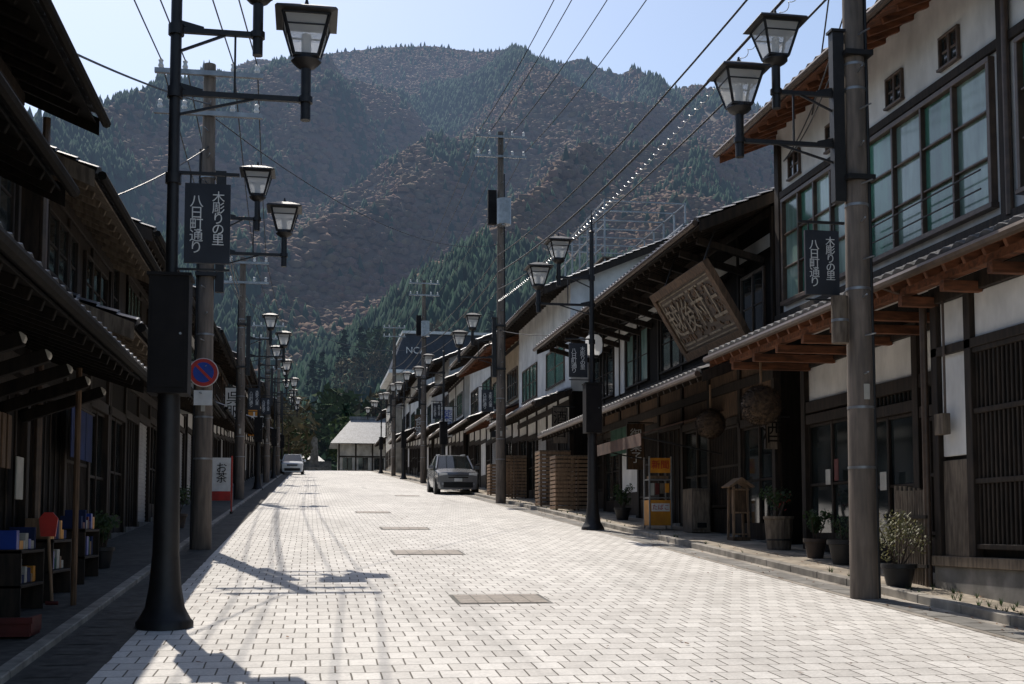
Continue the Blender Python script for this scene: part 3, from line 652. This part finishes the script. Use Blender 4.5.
for i in range(700):
    t=i/699; p=Vector((6.42,40.6,Z(40.7,7.0))).lerp(Vector((6.3,13.1,Z(13.1,7.9))),t); p.z-=.4*4*t*(1-t); a=i*.8; pts.append(p+Vector((math.cos(a)*.03,0,math.sin(a)*.03)))
for a,b in zip(pts[:-1],pts[1:]): g.cyl('spiral_cable',steel,a,b,.006,n=3,caps=False)
for dx in (-.8,-.4,.4,.8):
    wire((-1.75+dx,20.6,Z(20.7,8.3)),(-2.35+dx,42.4,Z(42.5,8.5)),.3); wire((-2.35+dx,42.4,Z(42.5,8.5)),(-2.3+dx,68,Z(68,9)),.3); wire((-2.3+dx,68,Z(68,9)),(-2.3+dx,92,Z(92,9)),.3)
    wire((-1.75+dx,20.6,Z(20.7,8.3)),(-2.6+dx*.6,-6,Z(-6,9)),.3)
wire((-1.7,20.7,Z(20.7,7.6)),(-3.1,12,6.6),.1,.015); wire((-1.7,20.7,Z(20.7,6.9)),(-3.1,17,6.0),.1,.012)
wire((-1.7,20.7,Z(20.7,7.4)),(6.4,40.7,Z(40.7,9)),.8,.01); wire((6.3,13.1,Z(13.1,8.9)),(8,18,8.3),.2,.012); wire((6.3,13.1,Z(13.1,8.2)),(7.9,12,7.6),.1,.014)
wire((6.45,40.7,Z(40.7,6)),(8.3,24,6.6),.5,.012); wire((-2.3,42.5,Z(42.5,7)),(6.4,70,Z(70,8)),.8,.012)
for h in (6.8,7.1): wire((6.3,13.1,Z(13.1,h)),(8.0,19.2,7.9),.25,.01); wire((-2.35,42.5,Z(42.5,h)),(-1.75,20.7,Z(20.7,h)),.4,.016)
g.build()
# ------------------------------------------------------------ vegetation helpers
def leafmass(g,part,mat,centers,nper,rad,size,seed=0):
    R=np.random.default_rng(seed)
    for c in centers:
        for _ in range(nper):
            d=R.normal(size=3); d/=np.linalg.norm(d); rr=rad*(R.random()**.5)
            p=Vector(c)+Vector(d)*rr; a=Vector(R.normal(size=3)).normalized(); b=a.orthogonal().normalized(); s_=size*(.6+R.random()*.8)
            g.add(part,mat,[p-b*s_*.5,p+a*s_*.35,p+b*s_*.5*1.4,p-a*s_*.35],[(0,1,2,3)])
def potplant(name,x,y,h,r,mat,pot=terracotta,pr=.16,ph=.26,dens=60,z0=None,seed=1,ls=.05):
    z=gz(y)+.08 if z0 is None else z0
    g=G(name,(x,y,z)); g.lathe('pot',pot,(x,y,z),[(pr*.7,0),(pr*.95,ph*.8),(pr*1.08,ph*.82),(pr*1.08,ph),(pr*.9,ph),(pr*.88,ph-.03)],14)
    R=random.Random(seed); cs=[]
    for i in range(9):
        a=R.random()*6.28; rr=R.random()*r*.9; top=(x+math.cos(a)*rr,y+math.sin(a)*rr,z+ph+h*(.3+.7*R.random()))
        g.cyl('stems',bark,(x+math.cos(a)*.03,y+math.sin(a)*.03,z+ph-.05),top,.012,.005,5); cs.append(top)
    leafmass(g,'foliage',mat,cs,dens,r*.48,ls,seed); g.build()
potplant('potted_bush',7.0,13.5,.55,.38,leaf_y,potblack,.2,.28,120,None,3,.033)
potplant('potted_plant',7.75,17.6,.4,.24,leaf_g,terracotta,.17,.3,60,None,4)
potplant('potted_plant',7.7,16.5,.3,.22,leaf_g,potblack,.22,.36,25,None,5,.035)
potplant('potted_plant',7.6,28.6,.5,.25,leaf_g,potblack,.2,.3,60,None,11)
g=G('wooden_planter',(7.9,19.3,gz(19.3)))
x,y,z=7.85,19.3,gz(19.3)+.08
g.lathe('tub',wood_grey,(x,y,z),[(.2,0),(.24,.5),(.26,.52),(.26,.56),(.22,.56)],12,False); g.cyl('hoop',iron,(x,y,z+.15),(x,y,z+.18),.225,n=14)
g.cyl('trunk',bark,(x,y,z+.5),(x+.1,y-.05,z+.85),.03,.015,6); g.cyl('trunk',bark,(x+.03,y,z+.65),(x-.15,y+.05,z+.9),.02,.01,6)
leafmass(g,'foliage',leaf_g,[(x+.1,y,z+.9),(x-.17,y,z+.93),(x,y+.1,z+.8)],110,.16,.045,6); leafmass(g,'flowers',flower,[(x+.1,y,z+.85)],20,.18,.05,8); g.build()
g=G('wooden_lantern_stand',(8.0,21.5,gz(21.5))); x,y,z=7.95,21.5,gz(21.5)+.08
for a in (-1,1):
    for b_ in (-1,1): g.beam('legs',wood_light,(x+a*.15,y+b_*.15,z),(x+a*.13,y+b_*.13,z+1.0),.04,.04)
g.box('paper_shade',wood_mid,x-.11,x+.11,y-.11,y+.11,z+.5,z+.95); g.prism('roof',wood_light,[(x-.25,z+1.0),(x,z+1.17),(x+.25,z+1.0),(x+.22,z+.98),(x,z+1.12),(x-.22,z+.98)],y-.22,y+.22)
for zz in (.1,.5,.93): g.box('rails',wood_light,x-.16,x+.16,y-.17,y-.14,z+zz,z+zz+.03)
g.box('base',wood_mid,x-.17,x+.17,y-.17,y+.17,z,z+.06); g.build(.003)
def rack():
    x,y=7.4,24.9; z=gz(y)+.08; g=G('shop_sign_rack',(x,y,z))
    for a in (-.24,.24):
        for b_ in (-.2,.2): g.beam('uprights',steel,(x+a,y+b_,z),(x+a,y+b_,z+1.55),.03,.03)
    g.box('lower_box',yellow_paint,x-.25,x+.25,y-.2,y+.2,z+.08,z+.62); g.box('lower_label',white_paint,x-.2,x+.2,y-.213,y-.2,z+.38,z+.55)
    g.box('upper_sign',yellow_paint,x-.25,x+.25,y-.2,y-.17,z+1.2,z+1.52); g.text('新聞',(x,y-.21,z+1.36),.2,red_paint)
    g.text('たばこ',(x,y-.22,z+.46),.13,red_paint)
    for k in range(4): g.box('magazines',[paper,dark_red,wood_grey,yellow_paint][k],x-.22+k*.11,x-.13+k*.11,y-.19,y-.16,z+.72+.02*k,z+.98)
    for zz in (.66,1.05): g.box('shelf',steel,x-.25,x+.25,y-.21,y+.2,z+zz,z+zz+.02)
    g.box('magazines',wood_light,x-.2,x+.2,y-.15,y+.15,z+1.07,z+1.14); g.build(.003)
rack()
g=G('metal_cabinet',(7.9,23.8,gz(23.8))); z=gz(23.8)+.08
g.box('body',wood_grey,7.7,8.1,23.5,24.1,z,z+.9); g.box('door',wood_grey,7.73,8.07,23.47,23.5,z+.06,z+.85); g.box('vent',dark_int,7.8,8.0,23.455,23.47,z+.1,z+.2); g.build(.01)
def ball(x,y,z,r):
    g=G('cedar_ball',(x,y,z)); R=np.random.default_rng(int(y*10))
    g.lathe('core',straw,(x,y,z),[(r*.92*math.sin(math.pi*i/10)+.001,-r*.92*math.cos(math.pi*i/10)) for i in range(11)],16)
    for _ in range(1800):
        d=Vector(R.normal(size=3)).normalized(); p=Vector((x,y,z))+d*r*.86; o=d.orthogonal().normalized()*.014; t=Vector(R.normal(size=3))*.01
        g.add('needles',straw,[p-o,p+o,p+d*r*.14+t],[(0,1,2)])
    g.beam('rope',wood_light,(x,y,z+r),(x,y,z+r+.45),.03,.03); g.build()
ball(7.45,19.0,3.65,.36); ball(7.6,22.0,3.6,.3)
g=G('hanging_lantern',(6.9,28.5,5.8)); g.lathe('shade',lg,(6.75,28.0,5.75),[(.12,0),(.2,.08),(.22,.25),(.2,.42),(.12,.5)],14); g.lathe('rings',iron,(6.75,28,6.25),[(.13,0),(.13,.05),(.02,.08)],12); g.beam('hook',iron,(6.75,28,6.3),(6.75,28,6.95),.02,.02); g.lathe('ring_bottom',iron,(6.75,28,5.7),[(.1,0),(.13,.05)],12); g.build()
def screen(x0,x1,y,h,n=2):
    g=G('slatted_wood_screen',((x0+x1)/2,y,gz(y))); z=gz(y)+.08
    w=(x1-x0)/n
    for i in range(n):
        a=x0+w*i+.03; b=x0+w*(i+1)-.03
        for xx in (a,b-.05):
            for yy in (y,y+.75): g.box('frame',wood_mid,xx,xx+.05,yy,yy+.05,z,z+h)
        k=.05
        while k<h:
            g.box('slats',wood_light,a+.0,b,y-.022,y,z+k,z+k+.085); g.box('slats',wood_light,a-.022,a,y+.0,y+.8,z+k,z+k+.085); k+=.12
        g.box('top',wood_grey,a-.02,b+.02,y-.03,y+.82,z+h,z+h+.04)
    g.build(.003)
screen(6.95,8.2,33.6,1.55,2); screen(7.0,8.0,36.2,1.7,1); screen(6.9,7.9,43.2,1.5,2); screen(7.0,8.1,46.5,1.2,1)
g=G('bamboo_fence',(7.35,13.9,gz(13.9)))
for k in range(14):
    y=13.55+k*.06; g.cyl('canes',wood_grey,(7.42,y,gz(y)),(7.42,y,gz(y)+1.25+.03*math.sin(k*3)),.024,n=7)
for zz in (.3,.9): g.beam('rails',wood_dark,(7.38,13.5,gz(13.9)+zz),(7.38,14.4,gz(13.9)+zz),.03,.04)
g.build()
g=G('shop_curtain',(8.2,32,3.4))
for k in range(4): g.box('cloth',green_cloth,8.2,8.19,29.6+k*.62,30.18+k*.62,gz(31)+1.7,gz(31)+2.4)
g.cyl('rod',wood_dark,(8.2,29.5,gz(31)+2.42),(8.2,32.1,gz(31)+2.42),.02,n=8); g.build()
def wallsign(x,y,z,w,h,mat,txt=None,tm_=white_paint,name='shop_sign'):
    g=G(name,(x,y,z)); g.box('board',mat,x-w/2,x+w/2,y-.03,y+.03,z,z+h); g.beam('bracket',iron,(x-w/2,y,z+h+.03),(x+w/2+.25,y,z+h+.03),.03,.03)
    g.box('edge',wood_dark,x-w/2-.02,x-w/2,y-.04,y+.04,z,z+h); g.box('edge',wood_dark,x+w/2,x+w/2+.02,y-.04,y+.04,z,z+h)
    if txt: g.text('\n'.join(txt),(x,y-.035,z+h/2),h/len(txt)*.8,tm_,ls=.95)
    g.build()
wallsign(8.1,20.2,3.0,.2,.55,wood_grey,'酒',wood_black)
wallsign(7.75,27.9,3.0,.4,1.1,wood_mid,'御菓子',white_paint)
wallsign(7.6,36,4.2,.45,1.1,wood_grey,'酒店',wood_black)
wallsign(7.4,47,5.2,.5,1.3,signnavy,'茶'); wallsign(7.3,64,6.5,.6,1.6,white_paint,'薬局',blue_paint); wallsign(7.3,80.3,7.6,.6,1.6,wood_mid,'食堂')
wallsign(-2.9,30.3,4.4,.6,1.3,paper,'鮭',wood_black); wallsign(-2.9,47.3,5.6,.6,1.4,white_paint,'呉服',wood_black); wallsign(-2.9,65.2,6.5,.6,1.4,yellow_paint,'本')
g=G('standing_signboard',(-2.3,33.5,gz(33.5))); x,y,z=-2.3,33.0,gz(33.0)
g.box('panel',white_paint,x-.24,x+.24,y-.02,y+.02,z+.35,z+1.5); g.box('panel_band',red_paint,x-.24,x+.24,y-.03,y-.02,z+.35,z+.6); g.box('panel_side',red_paint,x+.25,x+.29,y-.03,y+.03,z,z+1.55); g.box('panel_side',wood_dark,x-.29,x-.25,y-.03,y+.03,z,z+1.55)
g.text('お\n茶',(x,y-.035,z+1.08),.3,wood_black,ls=.9)
for a in (-.27,.27): g.box('feet',wood_dark,x+a-.03,x+a+.03,y-.3,y+.3,z,z+.06)
g.build()
g=G('snow_shovel',(-2.9,12.6,.8)); zq=gz(12.6)+.04; o_=.0; yq=12.65
g.cyl('handle',wood_light,(-2.5,yq-.05,zq+.08),(-2.56,yq,zq+.75),.016,n=8); g.prism('blade',red_paint,[(-2.63,zq+.72),(-2.49,zq+.72),(-2.47,zq+.9),(-2.52,zq+.96),(-2.6,zq+.96),(-2.65,zq+.9)],yq-.02,yq+.01); g.cyl('grip',dark_red,(-2.56,yq-.05,zq+.06),(-2.44,yq-.05,zq+.06),.02,n=8); g.build()
def crate(x,y,mat,w=.45,h=.3,name='storage_crate'):
    z=gz(y)+.05; g=G(name,(x,y,z)); g.box('bottom',mat,x-w/2,x+w/2,y-.2,y+.2,z,z+.03)
    for a in (-1,1): g.box('sides',mat,x+a*w/2-.012,x+a*w/2+.012,y-.2,y+.2,z+.03,z+h); g.box('ends',mat,x-w/2,x+w/2,y+a*.2-.012,y+a*.2+.012,z+.03,z+h-.04)
    g.box('rim',mat,x-w/2-.03,x+w/2+.03,y-.24,y-.21,z+h-.05,z+h); g.build()
crate(-2.55,10.8,dark_red,.55,.16)
potplant('potted_plant',-2.75,17.0,.4,.22,leaf_g,potblack,.16,.28,50,gz(17)+.04,21)
potplant('potted_plant',-2.7,26,.5,.28,leaf_g,terracotta,.2,.3,50,gz(26)+.04,23)
# ------------------------------------------------------------ cars
def car(x,y,body):
    z=gz(y); g=G('parked_car',(x,y,z))
    st=[(-2.2,.70,.78,.8,.62,.80),(-2.12,.80,.86,.86,.72,.93),(-1.2,.86,.91,.86,.76,1.03),(-.95,.87,.92,.87,.74,1.06),(-.2,.87,.92,.87,.62,1.60),(.9,.87,.92,.87,.62,1.63),(1.75,.86,.9,.86,.60,1.56),(2.12,.83,.88,.84,.66,1.08),(2.2,.76,.84,.8,.64,.85)]
    rows=[]
    for (yy,w0,w1,w2,w3,zt) in st:
        belt=min(zt,.98 if yy>-1 else zt-.03)
        p=[(w0,.24),(w1,.52),(w1*.99,.72),(w2,belt),(w3,zt),(w3*.5,zt+.02),(0,zt+.025)]
        full=[(a,h) for a,h in p]+[(-a,h) for a,h in p[-2::-1]]
        rows.append([(x+a,y+yy,z+h+S*yy) for a,h in full])
    n=len(rows[0]); vs=[v for r in rows for v in r]
    fb,fg=[],[]
    for j in range(len(rows)-1):
        for i in range(n-1):
            f=(j*n+i,j*n+i+1,(j+1)*n+i+1,(j+1)*n+i)
            side_glass=(i in (3,8)) and 3<=j<=5
            ws=(j==3 and 4<=i<=7) or (j==6 and 4<=i<=7)
            (fg if (side_glass or ws or (j==6 and i in (3,8))) else fb).append(f)
        fb.append((j*n,(j+1)*n,(j+1)*n+n-1,j*n+n-1))
    fb.append(tuple(range(n))); fb.append(tuple(range((len(rows)-1)*n,len(rows)*n)[::-1]))
    g.add('body',body,vs,fb); g.add('windows',glass,vs,fg)
    for a in (-1,1):
        for yy in (-1.4,1.35):
            zz=z+.33+S*yy; g.cyl('wheels',rubber,(x+a*.68,y+yy,zz),(x+a*.92,y+yy,zz),.33,n=24); g.cyl('rims',steel,(x+a*.9,y+yy,zz),(x+a*.935,y+yy,zz),.2,n=16)
            g.cyl('wheel_arch',rubber,(x+a*.8,y+yy,zz+.03),(x+a*.925,y+yy,zz+.03),.39,n=24)
        f=z-.13
        g.box('headlights',white_paint,x+a*.45,x+a*.8,y-2.19,y-2.13,f+.72,f+.9)
        g.box('fog_lights',steel,x+a*.55,x+a*.7,y-2.215,y-2.16,f+.4,f+.5)
        g.beam('roof_pillar',body,(x+a*.8,y-.97,f+1.14),(x+a*.64,y-.2,f+1.74),.07,.06)
        g.box('mirrors',body,x+a*.88,x+a*1.08,y-.8,y-.68,z+1.0,z+1.15)
    g.box('grille',rubber,x-.42,x+.42,y-2.225,y-2.15,f+.7,f+.84); g.box('lower_grille',rubber,x-.62,x+.62,y-2.225,y-2.15,f+.3,f+.53)
    g.box('grille_bar',steel,x-.42,x+.42,y-2.235,y-2.225,f+.76,f+.79)
    g.box('number_plate',white_paint,x-.17,x+.17,y-2.24,y-2.2,f+.55,f+.69)
    for a in (-.55,.55): g.beam('roof_rails',steel,(x+a,y-.1,z+1.66),(x+a,y+1.5,z+1.74),.03,.04)
    g.build(.015)
car(6.15,51.8,carpaint); car(-1.3,100,carpaint_w); car(-1.4,112,carpaint_d)
# ------------------------------------------------------------ mountain
def tab(seed): return np.random.default_rng(seed).random((256,256))
T=[tab(i) for i in range(8)]
def vn(x,y,k=0):
    xi=np.floor(x).astype(int); yi=np.floor(y).astype(int); fx=x-xi; fy=y-yi; fx=fx*fx*(3-2*fx); fy=fy*fy*(3-2*fy); t=T[k]
    a=t[xi&255,yi&255]; b=t[(xi+1)&255,yi&255]; c=t[xi&255,(yi+1)&255]; d=t[(xi+1)&255,(yi+1)&255]
    return (a*(1-fx)+b*fx)*(1-fy)+(c*(1-fx)+d*fx)*fy
def fbm(x,y,o=5,k=0):
    s=0;a=.5
    for i in range(o): s=s+a*vn(x*2**i+13*i,y*2**i+7*i,(k+i)%8); a*=.5
    return s
rx=[-1500,-900,-600,-420,-300,-224,-130,-22,60,123,180,239,322,380,431,517,640,800,1200,2000]
rz=[60,110,210,290,370,430,482,522,543,551,547,535,520,512,498,450,365,270,160,80]
def mh(x,y):
    r=np.interp(x,rx,rz)*.985-14
    t=np.clip((y-250)/1050,0,1); tb=np.clip((y-1300)/900,0,1)
    s=t**1.1*(1-tb**1.3)
    xs=x-.25*(y-700)
    ridge=1-np.abs(2*fbm(xs/190+.3*np.sin(y/170),y/900,4,2)-1)
    v=(ridge-.74)*190*np.sin(np.pi*np.clip(t,0,1))**.9
    v2=(fbm(x/60,y/90,4,5)-.48)*50*np.clip(t*3,0,1)*np.clip((1-t)*2.5,0,1)
    jag=(fbm(x/35,y/35,3,1)-.45)*5*t
    return 6.5+r*s+v*np.clip(1-tb*3,0,1)+v2+jag
def bareness(x,y):
    b=np.clip((fbm(x/40,y/120,4,6)-.6)*6,0,1)*np.clip((y-450)/300,0,1)*.7
    nz=fbm(x/14,y/30,3,4)
    for cx,y0,y1,w in ((.075,560,860,12),(.10,700,960,9),(.335,600,900,26),(.30,720,960,12),(-.05,760,960,10),(.2,820,1050,10),(.40,800,1050,16)):
        d=np.abs(x-cx*y-(nz-.45)*110-14*np.sin(y/37))/w; e=np.clip((y-y0)/80,0,1)*np.clip((y1-y)/80,0,1)
        b=np.maximum(b,np.clip(1.3-d,0,1)*e*np.clip((nz-.3)*4,0,1)*.8)
    return b
def massmat(name,haze_glow_near,haze_glow_far):
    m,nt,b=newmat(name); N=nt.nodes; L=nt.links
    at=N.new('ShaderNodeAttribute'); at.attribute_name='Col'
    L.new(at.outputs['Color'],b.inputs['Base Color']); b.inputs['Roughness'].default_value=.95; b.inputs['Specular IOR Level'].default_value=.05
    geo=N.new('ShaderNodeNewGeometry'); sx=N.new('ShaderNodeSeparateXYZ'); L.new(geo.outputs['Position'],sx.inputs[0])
    mr=N.new('ShaderNodeMapRange'); mr.inputs['From Min'].default_value=150; mr.inputs['From Max'].default_value=1100; mr.inputs['To Min'].default_value=haze_glow_near; mr.inputs['To Max'].default_value=haze_glow_far
    L.new(sx.outputs['Y'],mr.inputs['Value']); b.inputs['Emission Color'].default_value=(.43,.58,.88,1); L.new(mr.outputs[0],b.inputs['Emission Strength'])  # aerial haze painted in as blue emission, growing with distance along Y
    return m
mm=massmat('hillside_haze_glow',.0,.17)
def npmesh(name,V,F,C,mat):
    me=bpy.data.meshes.new(name); k=F.shape[1]
    me.vertices.add(len(V)); me.vertices.foreach_set('co',V.astype(np.float32).ravel())
    me.loops.add(F.size); me.loops.foreach_set('vertex_index',F.astype(np.int32).ravel())
    me.polygons.add(len(F)); me.polygons.foreach_set('loop_start',np.arange(0,F.size,k,dtype=np.int32)); me.update(calc_edges=True); me.validate()
    ca=me.color_attributes.new('Col','FLOAT_COLOR','POINT'); ca.data.foreach_set('color',np.c_[C,np.ones(len(C))].astype(np.float32).ravel())
    me.materials.append(mat); o=bpy.data.objects.new(name,me); col.objects.link(o); return o
def decfrac(x,y):
    t=np.clip((y-250)/1050,0,1); f=fbm(x/120+.002*y,y/160,4,3)
    return np.clip((t*1.6+(f-.5)*3.4-.32)*2.4,0.02,.95)
gx=np.linspace(-1500,2000,300); gy=np.concatenate([np.linspace(230,1350,220),np.linspace(1370,2300,20)])
XX,YY=np.meshgrid(gx,gy); xx,yy=XX.ravel(),YY.ravel(); hh=mh(xx,yy)
bare=bareness(xx,yy); dec=decfrac(xx,yy)[:,None]
c=np.array([.016,.034,.024])*(1-dec)+np.array([.1,.074,.055])*dec; c=c*(1-bare[:,None])+np.array([.27,.22,.17])*bare[:,None]
n=len(gx); I=np.arange(len(gy)-1)[:,None]*n+np.arange(n-1)[None,:]; I=I.ravel()
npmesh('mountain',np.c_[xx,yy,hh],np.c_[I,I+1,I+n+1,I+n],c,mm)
NT=80000; R=np.random.default_rng(11)
ty=260+1080*R.random(NT)**.75; tx=(-.24+ .72*R.random(NT))*ty*1.05
keep=R.random(NT)>bareness(tx,ty)*.97
tx,ty=tx[keep],ty[keep]; NT=len(tx); tz=mh(tx,ty); dc=decfrac(tx,ty)
isdec=R.random(NT)<dc
sz=.7
H=np.where(isdec,5+2.5*R.random(NT),8+6*R.random(NT))*sz; W=np.where(isdec,2.8+1.6*R.random(NT),2.1+1.2*R.random(NT))*sz*1.1
tone=(.8+.4*R.random((NT,1)))
cdec=np.array([.115,.085,.064])+np.array([.015,.004,-.003])*R.random((NT,1))
cc=np.where(isdec[:,None],cdec,np.array([.02,.044,.028]))*tone*(1+.05*R.normal(size=(NT,3)))
cc=np.clip(cc,0.004,.3)
k=5; ang=np.arange(k)*2*np.pi/k
V=[]
for (h,wc,wd) in [(.1,1.0,.8),(.55,.6,1.0)]:
    w=np.where(isdec,wd,wc)[:,None]*W[:,None]*(.7+.6*R.random((NT,k)))
    z=tz[:,None]-1+H[:,None]*(h+.08*R.normal(size=(NT,k)))
    V.append(np.stack([tx[:,None]+np.cos(ang[None])*w,ty[:,None]+np.sin(ang[None])*w,z],-1))
V.append(np.stack([tx+R.normal(size=NT)*.4,ty,tz-1+H*np.where(isdec,.85,1)],-1)[:,None,:])
V=np.concatenate(V,1); per=V.shape[1]
Fs=[]; base=np.arange(NT)[:,None]*per
for i in range(k): Fs.append(np.concatenate([base+i,base+(i+1)%k,base+k+(i+1)%k],1)); Fs.append(np.concatenate([base+i,base+k+(i+1)%k,base+k+i],1))
for i in range(k): Fs.append(np.concatenate([base+k+i,base+k+(i+1)%k,base+2*k],1))
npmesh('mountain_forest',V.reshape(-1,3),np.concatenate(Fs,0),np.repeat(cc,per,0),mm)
def treemass(name,N0,xr,yr,hr,pc,seed,mat):
    R=np.random.default_rng(seed); VV=[];CC=[]
    for _ in range(N0):
        x=R.uniform(*xr); y=R.uniform(*yr); h=R.uniform(*hr); con=R.random()<pc; z0=gz(y)-.5 if y<250 else float(mh(np.array([x]),np.array([y]))[0])
        m=300; u=R.random(m); th=R.random(m)*6.28
        if con: zz=.12+.88*u; rr=(1-zz)**.85*h*.2*(.5+.6*R.random(m)); basec=np.array([.022,.045,.026])
        else: zz=.3+.7*u; rr=np.sqrt(np.clip(1-((zz-.62)/.4)**2,0,1))*h*.34*(.35+.75*R.random(m)); basec=np.array([.1,.085,.05]) if R.random()<.6 else np.array([.05,.07,.03])
        P=np.stack([x+np.cos(th)*rr,y+np.sin(th)*rr,z0+zz*h],-1); s_=h*.035
        a=R.normal(size=(m,3))*s_; b=R.normal(size=(m,3))*s_
        if con: a[:,2]*=.4;b[:,2]=-abs(b[:,2])*.8
        VV.append(np.stack([P-a,P+a,P+b],1).reshape(-1,3)); CC.append(np.repeat(basec*(.5+1.0*R.random((m,1))),3,0))
        tr=[]
        for q in range(3):
            a0,a1=q*2.094,(q+1)*2.094; r0=h*.018
            tr.append([(x+math.cos(a0)*r0,y+math.sin(a0)*r0,z0),(x+math.cos(a1)*r0,y+math.sin(a1)*r0,z0),(x,y,z0+h*.9)])
        VV.append(np.array(tr).reshape(-1,3)); CC.append(np.tile([.06,.045,.035],(9,1)))
    V=np.concatenate(VV); npmesh(name,V,np.arange(len(V)).reshape(-1,3),np.concatenate(CC),mat)
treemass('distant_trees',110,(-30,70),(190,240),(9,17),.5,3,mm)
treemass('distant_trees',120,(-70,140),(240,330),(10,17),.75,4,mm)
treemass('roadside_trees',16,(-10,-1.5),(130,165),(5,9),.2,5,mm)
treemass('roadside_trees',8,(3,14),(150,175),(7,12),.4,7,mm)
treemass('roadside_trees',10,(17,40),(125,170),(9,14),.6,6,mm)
# ------------------------------------------------------------ light, sky, camera
az=math.radians(-15); el=math.radians(52)
w=bpy.data.worlds.new('World'); scene.world=w; w.use_nodes=True; nt=w.node_tree
sky=nt.nodes.new('ShaderNodeTexSky'); sky.sky_type='NISHITA'; sky.sun_disc=False; sky.sun_elevation=el; sky.sun_rotation=az; sky.air_density=1.0; sky.dust_density=1.3; sky.ozone_density=1.4
bg=nt.nodes['Background']; bg.inputs['Strength'].default_value=.15; nt.links.new(sky.outputs[0],bg.inputs['Color'])
sd=Vector((math.sin(az)*math.cos(el),math.cos(az)*math.cos(el),math.sin(el)))
l=bpy.data.lights.new('sun','SUN'); l.energy=4.9; l.angle=math.radians(.5); l.color=(1,.93,.84)
o=bpy.data.objects.new('sun',l); o.rotation_euler=sd.to_track_quat('Z','Y').to_euler(); o.location=(0,0,50); col.objects.link(o)
cam=bpy.data.cameras.new('camera'); cam.sensor_width=36; cam.lens=36*1200/1024; cam.clip_end=8000
co=bpy.data.objects.new('camera',cam); col.objects.link(co); co.location=(0,0,1.6)
th=math.radians(4.0); ps=math.radians(9.63)
cam.shift_y=(186-1200*math.tan(th))/1024
F=Vector((math.sin(ps)*math.cos(th),math.cos(ps)*math.cos(th),math.sin(th))); co.rotation_euler=F.to_track_quat('-Z','Y').to_euler()
scene.camera=co
scene.view_settings.view_transform='Standard'; scene.view_settings.look='None'; scene.view_settings.exposure=0
